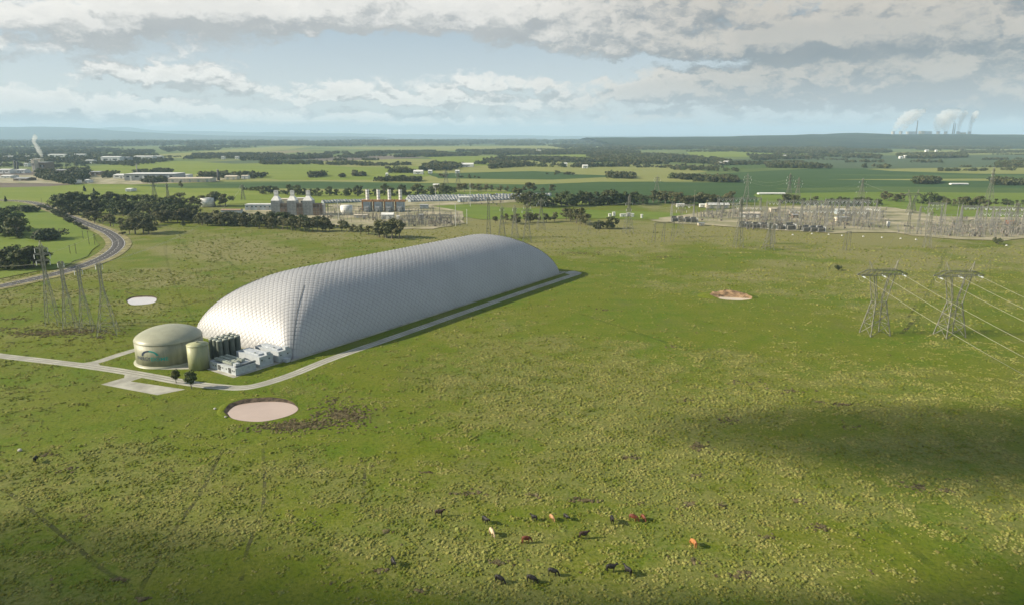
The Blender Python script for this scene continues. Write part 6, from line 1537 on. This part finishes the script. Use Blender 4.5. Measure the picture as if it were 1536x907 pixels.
plume('white steam climbing from the mill', (p.x, p.y, 34), [(0, 0, 0, 1.6 * u), (-1.2 * u, 0, 5 * u, 3.0 * u), (-3.5 * u, 0, 10 * u, 3.8 * u), (-5.2 * u, 0, 16 * u, 3.2 * u), (-8.5 * u, 0, 23 * u, 2.4 * u), (-6 * u, 0, 28 * u, 4.0 * u), (-5 * u, 0, 33 * u, 1.4 * u)], vapour('mill_steam', .06), rr)
p = P(1, 254); plume('small white steam at the edge of the town', (p.x, p.y, 10), [(-2 * u, 0, 0, .8 * u), (2 * u, 0, 3 * u, 1.3 * u), (5 * u, 0, 6 * u, 1.0 * u)], vapour('edge_steam', .03), rr)
p = P(341, 213); u2 = 1 / ppm(213); plume('faint far steam above the plain', (p.x, p.y, 5), [(0, 0, 0, .5 * u2), (0, 0, 3 * u2, .8 * u2), (.3 * u2, 0, 6 * u2, .6 * u2)], vapour('far_steam', .003), rr)

# ------------------------------------------------------------------ power station on the ridge
PD = 11500.0
def PS(px, py=203):                                  # a spot on the ridge behind its crest
    u, v = (px - CX) / F, (CY - py) / F; t = PD / (CP + v * SP)
    return Vector((u * t, PD, CAMH + (-SP + v * CP) * t)), t / F
STONE = mat('tower_concrete', (.40, .39, .36), .9, .1, .02); DUSK = mat('boiler_house', (.46, .47, .45), .8, .1, .02); SUNLIT = mat('boiler_house_sunny', (.60, .52, .34), .8, .1, .02)  # the yellow copy has sunlight painted into the wall colour
for i, px in enumerate((1339, 1350.5, 1406.5, 1418, 1436.5, 1453.5)):
    b_, s_ = PS(px, 203.5); r = 3.0 * s_; h = 5.6 * s_
    t = thing('cooling_tower', f'waisted concrete cooling tower, {nth(i)} from the bare crest end', 'cooling tower', b_, 0, 'cooling towers on the ridge')
    m = MB(); m.lathe([(r * 1.0, -1.5 * s_), (r * .92, 0), (r * .78, h * .45), (r * .74, h * .66), (r * .80, h)], 24, cap=False); m.build('shell', STONE, t, True)
    m = MB(); m.lathe([(r * .76, h * .98), (r * .86, h * .99), (r * .86, h * 1.03), (r * .76, h * 1.03)], 24, cap=False); m.build('rim', STONE, t)
    g = (.9 if px < 1400 else .8)
    if px < 1360: pts = [(0, 0, h, 2.4), (3, 0, 9, 4), (8, 0, 17, 6.5), (15, 0, 25, 9), (23, 0, 33, 9), (29, 0, 38, 4)]
    elif px < 1430: pts = [(0, 0, h, 2.8), (-1, 0, 9, 5), (0, 0, 18, 8.5), (4, 0, 27, 11), (10, 0, 34, 9), (13, 0, 38, 4)]
    else: pts = [(0, 0, h, 1.8), (.3, 0, 8, 2.3), (.5, 0, 14, 2.6), (2, 0, 22, 3.5), (5, 0, 31, 5), (7, 0, 36, 2)]
    pts = [(q[0] * s_, q[1] * s_, (q[2] * s_ if j else q[2]), q[3] * s_) for j, q in enumerate(pts)]
    plume(f'steam drifting from the {nth(i)} cooling tower into the clouds', (b_.x, b_.y, b_.z), pts, vapour('tower_steam', .006 if px < 1430 else .015, (.90, .88, .86)), rr)
for px, w_, h_, m_, lab in ((1369, 13, 5, DUSK, 'grey boiler house nearest the tall chimney'), (1390, 15, 5.2, DUSK, 'boiler house between the tall chimney and the middle towers'), (1384, 4.5, 5.6, SUNLIT, 'end block of the middle boiler house, sunlit yellow put into its colour'), (1444.5, 8, 3.8, SUNLIT, 'hall between the last two towers, sunlit yellow put into its colour')):
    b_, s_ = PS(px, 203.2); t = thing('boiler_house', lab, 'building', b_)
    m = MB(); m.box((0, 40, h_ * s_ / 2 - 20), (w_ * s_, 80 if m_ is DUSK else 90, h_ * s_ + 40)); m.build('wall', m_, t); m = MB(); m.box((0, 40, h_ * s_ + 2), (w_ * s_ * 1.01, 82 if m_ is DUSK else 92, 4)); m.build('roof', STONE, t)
for px, h_, r_, m_, lab in ((1374, 21.5, .95, mat('brown_chimney', (.26, .23, .21), .9), 'tallest chimney, dark, beside the first boiler house'), (1428.5, 18, 1.0, STONE, 'pale twin chimney, nearer the middle towers'), (1431, 18, .8, STONE, 'pale twin chimney, nearer the last towers')):
    b_, s_ = PS(px, 203.2); chimney(lab, 0, 0, h_ * s_, r_ * s_, m_, b_.z - 10, p=b_)
